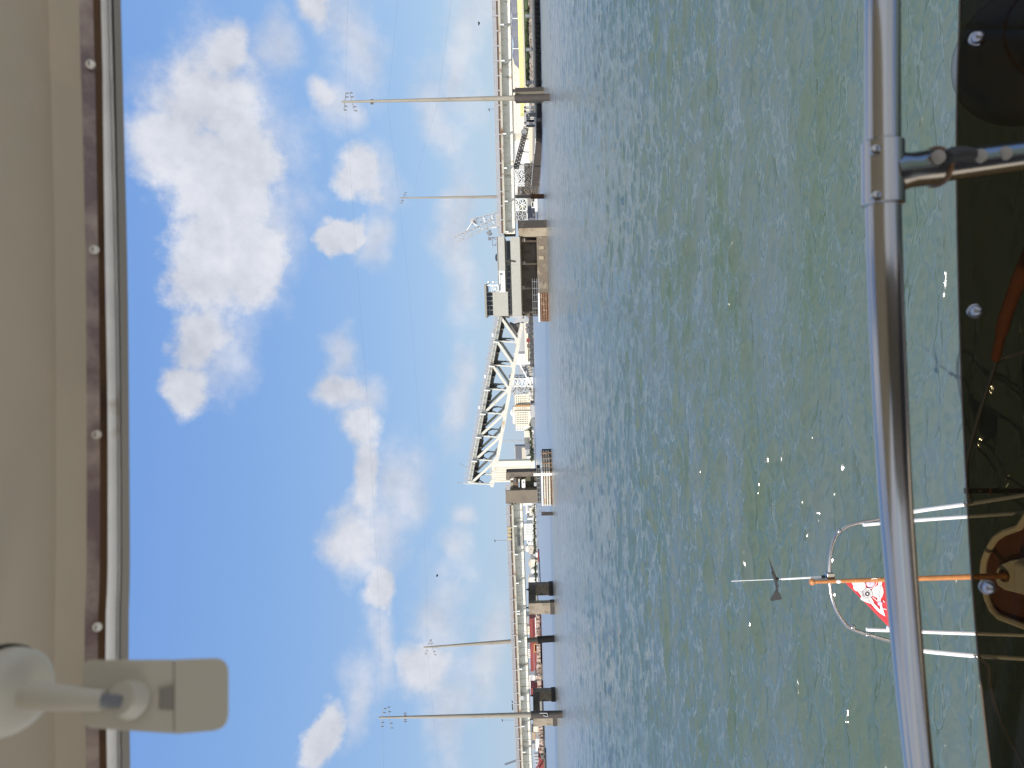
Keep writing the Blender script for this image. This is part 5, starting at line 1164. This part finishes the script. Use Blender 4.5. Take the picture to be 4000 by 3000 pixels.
for (x, y) in ((3826, 143), (3820, 1214), (3868, 2298)):
    # nut sits on the sloping panel
    a, b = ray(x, y); t_ = (x-3757)/900; Yb = .97-.17*t_; c = at(x, y, Yb-.008); m = MB()
    m.lathe(c+Vector((0, .008, 0)), (0, -1, .15), [(.0098, 0), (.0098, .003), (.0078, .0034), (.0078, .008), (.0065, .0115), (.0035, .0138), (.0005, .0145)], 18); m.build('domed_nut', M['nut'], r, smooth=True)
# grab rail with T fitting and leg
r = thing('grab_rail', 'polished stainless grab rail with a T fitting and slanting leg across the foreground', 'rail', at(3447, 680, .70))
rl = [(3442, -3200), (3443, -1900), (3444, -1000), (3445, -200), (3446, 100), (3447, 500), (3449, 800), (3457, 1100), (3474, 1500), (3494, 1900), (3520, 2250), (3549, 2600), (3589, 3000), (3640, 3450), (3700, 4000), (3770, 4600)]
ry = [.70, .70, .70, .695, .69, .69, .69, .69, .70, .725, .755, .785, .83, .89, .96, 1.04]
m = MB(); m.tube(sm([at(x, y, Y) for (x, y), Y in zip(rl, ry)], 6), .0162, 32); m.build('rail_tube', M['chrome'], r, smooth=True)
t0, t1 = at(3446.5, 552, .69), at(3449, 806, .69); m = MB(); m.tube([t0, t0.lerp(t1, .03), t0.lerp(t1, .97), t1], [.017, .0196, .0196, .017], 32)
lp0, lp1 = at(3450, 680, .69), at(3640, 658, .71); dirl = (at(4000, 606, .76)-lp0)
m.tube([lp0, lp0+dirl*.08, lp0+dirl*.14, lp0+dirl*.34], [.021, .0205, .0178, .0178], 32); m.build('tee_fitting', M['chrome'], r, smooth=True)
m = MB(); m.tube([lp0+dirl*.25, lp0+dirl*1.0, lp0+dirl*2.2], .0158, 32); m.build('leg', M['chrome'], r, smooth=True)
m = MB(); rg = lp0+dirl*.345; d_ = dirl.normalized(); u_ = d_.orthogonal().normalized(); v_ = d_.cross(u_)
m.tube([rg+(u_*math.cos(a)+v_*math.sin(a))*.0182 for a in [i*math.pi/16 for i in range(33)]], .0024, 8); m.build('o_ring', M['brownw'], r, smooth=True)
for (x, y, Y) in ((3424, 585, .6735), (3427, 766, .6735), (3562, 658, .683)):
    m = MB(); c = at(x, y, Y+.0005); m.lathe(c+Vector((0, .003, 0)), (0, -1, 0), [(.0052, 0), (.0052, .003), (.0034, .0042)], 16); s_ = m.build('set_screw', M['chrome'], r, smooth=True)
    m = MB(); m.box(tuple(c+Vector((-.0034, -.0016, -.0006))), tuple(c+Vector((.0034, -.001, .0006)))); m.build('screw_slot', M['black'], s_)
for (x, y, Y) in ((3668, 612, .703), (3832, 608, .727), (3930, 598, .741)):
    m = MB(); c = at(x, y, Y-.0145); m.lathe(c+Vector((0, .004, 0)), (0, -1, .1), [(.0068, 0), (.0068, .0045), (.005, .006), (.001, .0066)], 18); m.build('rivet_stud', M['greyt'], r, smooth=True)
m = MB(); ps = [at(3692, 620, .691), at(3715, 606, .695), (at(3760, 601, .70)), at(3798, 607, .706)]; m.tube(sm(ps), [.004]+[.0075]*14+[.004], 10); m.build('dark_reflection', M['rubber'], r, smooth=True)  # dark oblong reflection on the leg, put in as a black strip

# hardtop with sliding track overhead
r = thing('hardtop', 'beige headliner and sliding window track of the hardtop along the upper edge', 'cabin top', at(200, 1500, .66))
YV = [-4000, 0, 333, 1000, 1600, 2200, 3000, 7000]
def line(xs, Y): 
    pts = sm([Vector((x, y, 0)) for x, y in zip(xs, YV)], 4); return [at(p.x, p.y, Y) for p in pts]
l310 = [205, 308, 318, 334, 338, 338, 336, 425]
l363 = [260, 363, 372, 384, 390, 390, 388, 478]; l395 = [292, 394, 401, 410, 420, 421, 418, 508]
l423 = [318, 421, 430, 446, 456, 459, 459, 548]; l445 = [340, 443, 451, 464, 473, 476, 476, 566]; l475 = [370, 472, 480, 497, 504, 508, 509, 598]
zc = .42+H
def ceil_line(Y, z, src): return [Vector((p.x*Y/p.y, Y, z)) for p in src]
A0 = line(l310, .655); A1 = line([v-40 for v in l310], .648); A2 = line([v-120 for v in l310], .632); A3 = line([v-185 for v in l310], .588); A4 = line([v-330 for v in l310], .52)
m = MB(); A5 = [Vector((p.x, .2, p.z+.03)) for p in A4]; A6 = [Vector((p.x, -1.8, p.z+.02)) for p in A4]
m.loft([A0, A1, A2, A3, A4, A5, A6]); o = m.build('headliner', M['liner'], r, smooth=True)
def strip(name, la, lb, Ya, Yb, mt, dp=.02, top=0):
    a, b = line(la, Ya), line(lb, Yb); m = MB(); ey = Vector((0, 0, H)); kk = 1+dp/.66; m.loft([a, b, [ey+(p-ey)*kk for p in b], [ey+(p-ey)*kk for p in a], a]); return m.build(name, M[mt], r, smooth=False)
strip('header_strip', l310, l363, .655, .660, 'mauves', .03)
strip('wooden_batten', l363, l395, .664, .668, 'brownw', .03)
strip('track_lip', l395, l423, .652, .662, 'alu', .02)
strip('gasket', l423, l445, .666, .67, 'darkg', .015)
strip('outer_flange', l445, l475, .660, .668, 'greyt', .02)
m = MB(); a, b = line([v+8 for v in l423], .6665), line([v+10 for v in l423], .6665); m.tube(a, .0012, 6); m.build('gasket_bead', M['alu'], r, smooth=True)
for (x, y) in ((348, 247), (363, 974), (372, 1698), (375, 2452), (330, -470)):
    m = MB(); c = at(x, y, .653); m.lathe(c+Vector((0, .003, 0)), (0, -1, 0), [(.0042, 0), (.004, .002), (.0015, .003)], 16); s_ = m.build('screw', M['alu'], r, smooth=True)
    m = MB(); m.box(tuple(c+Vector((-.002, -.0009, -.0004))), tuple(c+Vector((.002, -.0002, .0004)))); m.build('screw_slot', M['black'], s_)
for (x, y) in ((377, 75), (388, 410), (393, 590), (398, 920), (405, 1610), (406, 1945), (407, 2130), (404, 2490)):
    m = MB(); c = at(x, y, .6705); m.lathe(c+Vector((0, .002, 0)), (0, -1, 0), [(.0024, 0), (.0024, .002)], 12); m.build('hole', M['black'], r)
# outer shell of the roof
m = MB(); B0 = [p+Vector((0, .03, .012)) for p in A0]; m.loft([B0, [p+Vector((0, -.0, .09)) for p in B0], [Vector((p.x, .3, p.z+.13)) for p in A4], [Vector((p.x, -1.8, p.z+.13)) for p in A4]]); m.build('roof_shell', M['gel'], r, smooth=True)
# hanging camera
YD = .46
r = thing('camera', 'offwhite plastic camera hanging from the headliner on a round mount and short stalk', 'camera', at(60, 2700, YD))
m = MB(); c = at(70, 2712, YD-.005); ax = Vector((0, -.45, -1)).normalized(); m.lathe(c-ax*.017, ax, [(.026, 0), (.0275, .003), (.0275, .010), (.025, .015), (.018, .0185), (.002, .020)], 32); m.build('mount_disc', M['plast'], r, smooth=True)
m = MB(); m.lathe(c-ax*.021, ax, [(.0285, 0), (.0285, .003)], 32); m.build('mount_gasket', M['rubber'], r, smooth=True)
m = MB(); m.tube([at(112, 2718, YD-.012), at(135, 2719, YD-.014), at(400, 2735, YD-.022), at(404, 2735, YD-.022)], [.0085, .0088, .0062, .0058], 20); m.build('stalk', M['plast'], r, smooth=True)
m = MB(); pts_ = [at(400+i*4, 2735+i*.3, YD-.022) for i in range(21)]; m.tube(pts_, [.0033 if i % 2 else .0039 for i in range(21)], 14); m.build('threaded_stud', M['grey'], r, smooth=True)
m = MB(); m.tube([at(470, 2728, YD-.022), at(520, 2730, YD-.013)], [.010, .0125], 20); m.build('socket', M['plast'], r, smooth=True)
# body: rounded block, slightly tapered towards the bracket
bo = [(338, 2577), (420, 2574), (560, 2572), (678, 2577), (678, 2868), (560, 2860), (420, 2850), (338, 2843)]
def rblock(name, x0, x1, ya0, ya1, yb0, yb1, Ya, th, rad, bev, mt='plast'):
    m = MB(); pts_ = []
    def corner(x, y, cx_, cy_):
        pts_.append((x, y))
    P = [(x0, ya0), (x1, yb0), (x1, yb1), (x0, ya1)]
    R_p = rad; outp = []
    for i in range(4):
        p, q0, q1 = Vector(P[i]), Vector(P[i-1]), Vector(P[(i+1) % 4]); rr_ = R_p[i]
        a = p+(q0-p).normalized()*rr_; b = p+(q1-p).normalized()*rr_
        for k in range(7):
            t = k/6; outp.append(a*(1-t)**2+p*2*t*(1-t)+b*t*t)
    rd_ = (at((x0+x1)/2, (ya0+ya1)/2, 1)-Vector((0, 0, H))).normalized()*th; m.prism([at(v.x, v.y, Ya) for v in outp], rd_); return m.build(name, M[mt], r, smooth=True, bevel=bev)
rblock('body', 322, 679, 2578, 2842, 2576, 2866, YD-.012, .034, (40, 3, 3, 45), .004)
rblock('front_cap', 681.5, 893, 2576, 2868, 2568, 2850, YD-.013, .036, (3, 62, 66, 3), .004)
rblock('seam', 676, 684, 2582, 2860, 2582, 2860, YD-.008, .028, (1, 1, 1, 1), .0005, 'greyt')
rblock('port_cover', 622, 680, 2690, 2770, 2682, 2775, YD-.0135, .004, (4, 2, 2, 4), .0008, 'greyt')
rblock('port_hinge', 606, 621, 2694, 2766, 2692, 2766, YD-.0128, .003, (3, 3, 3, 3), .0006, 'beige')
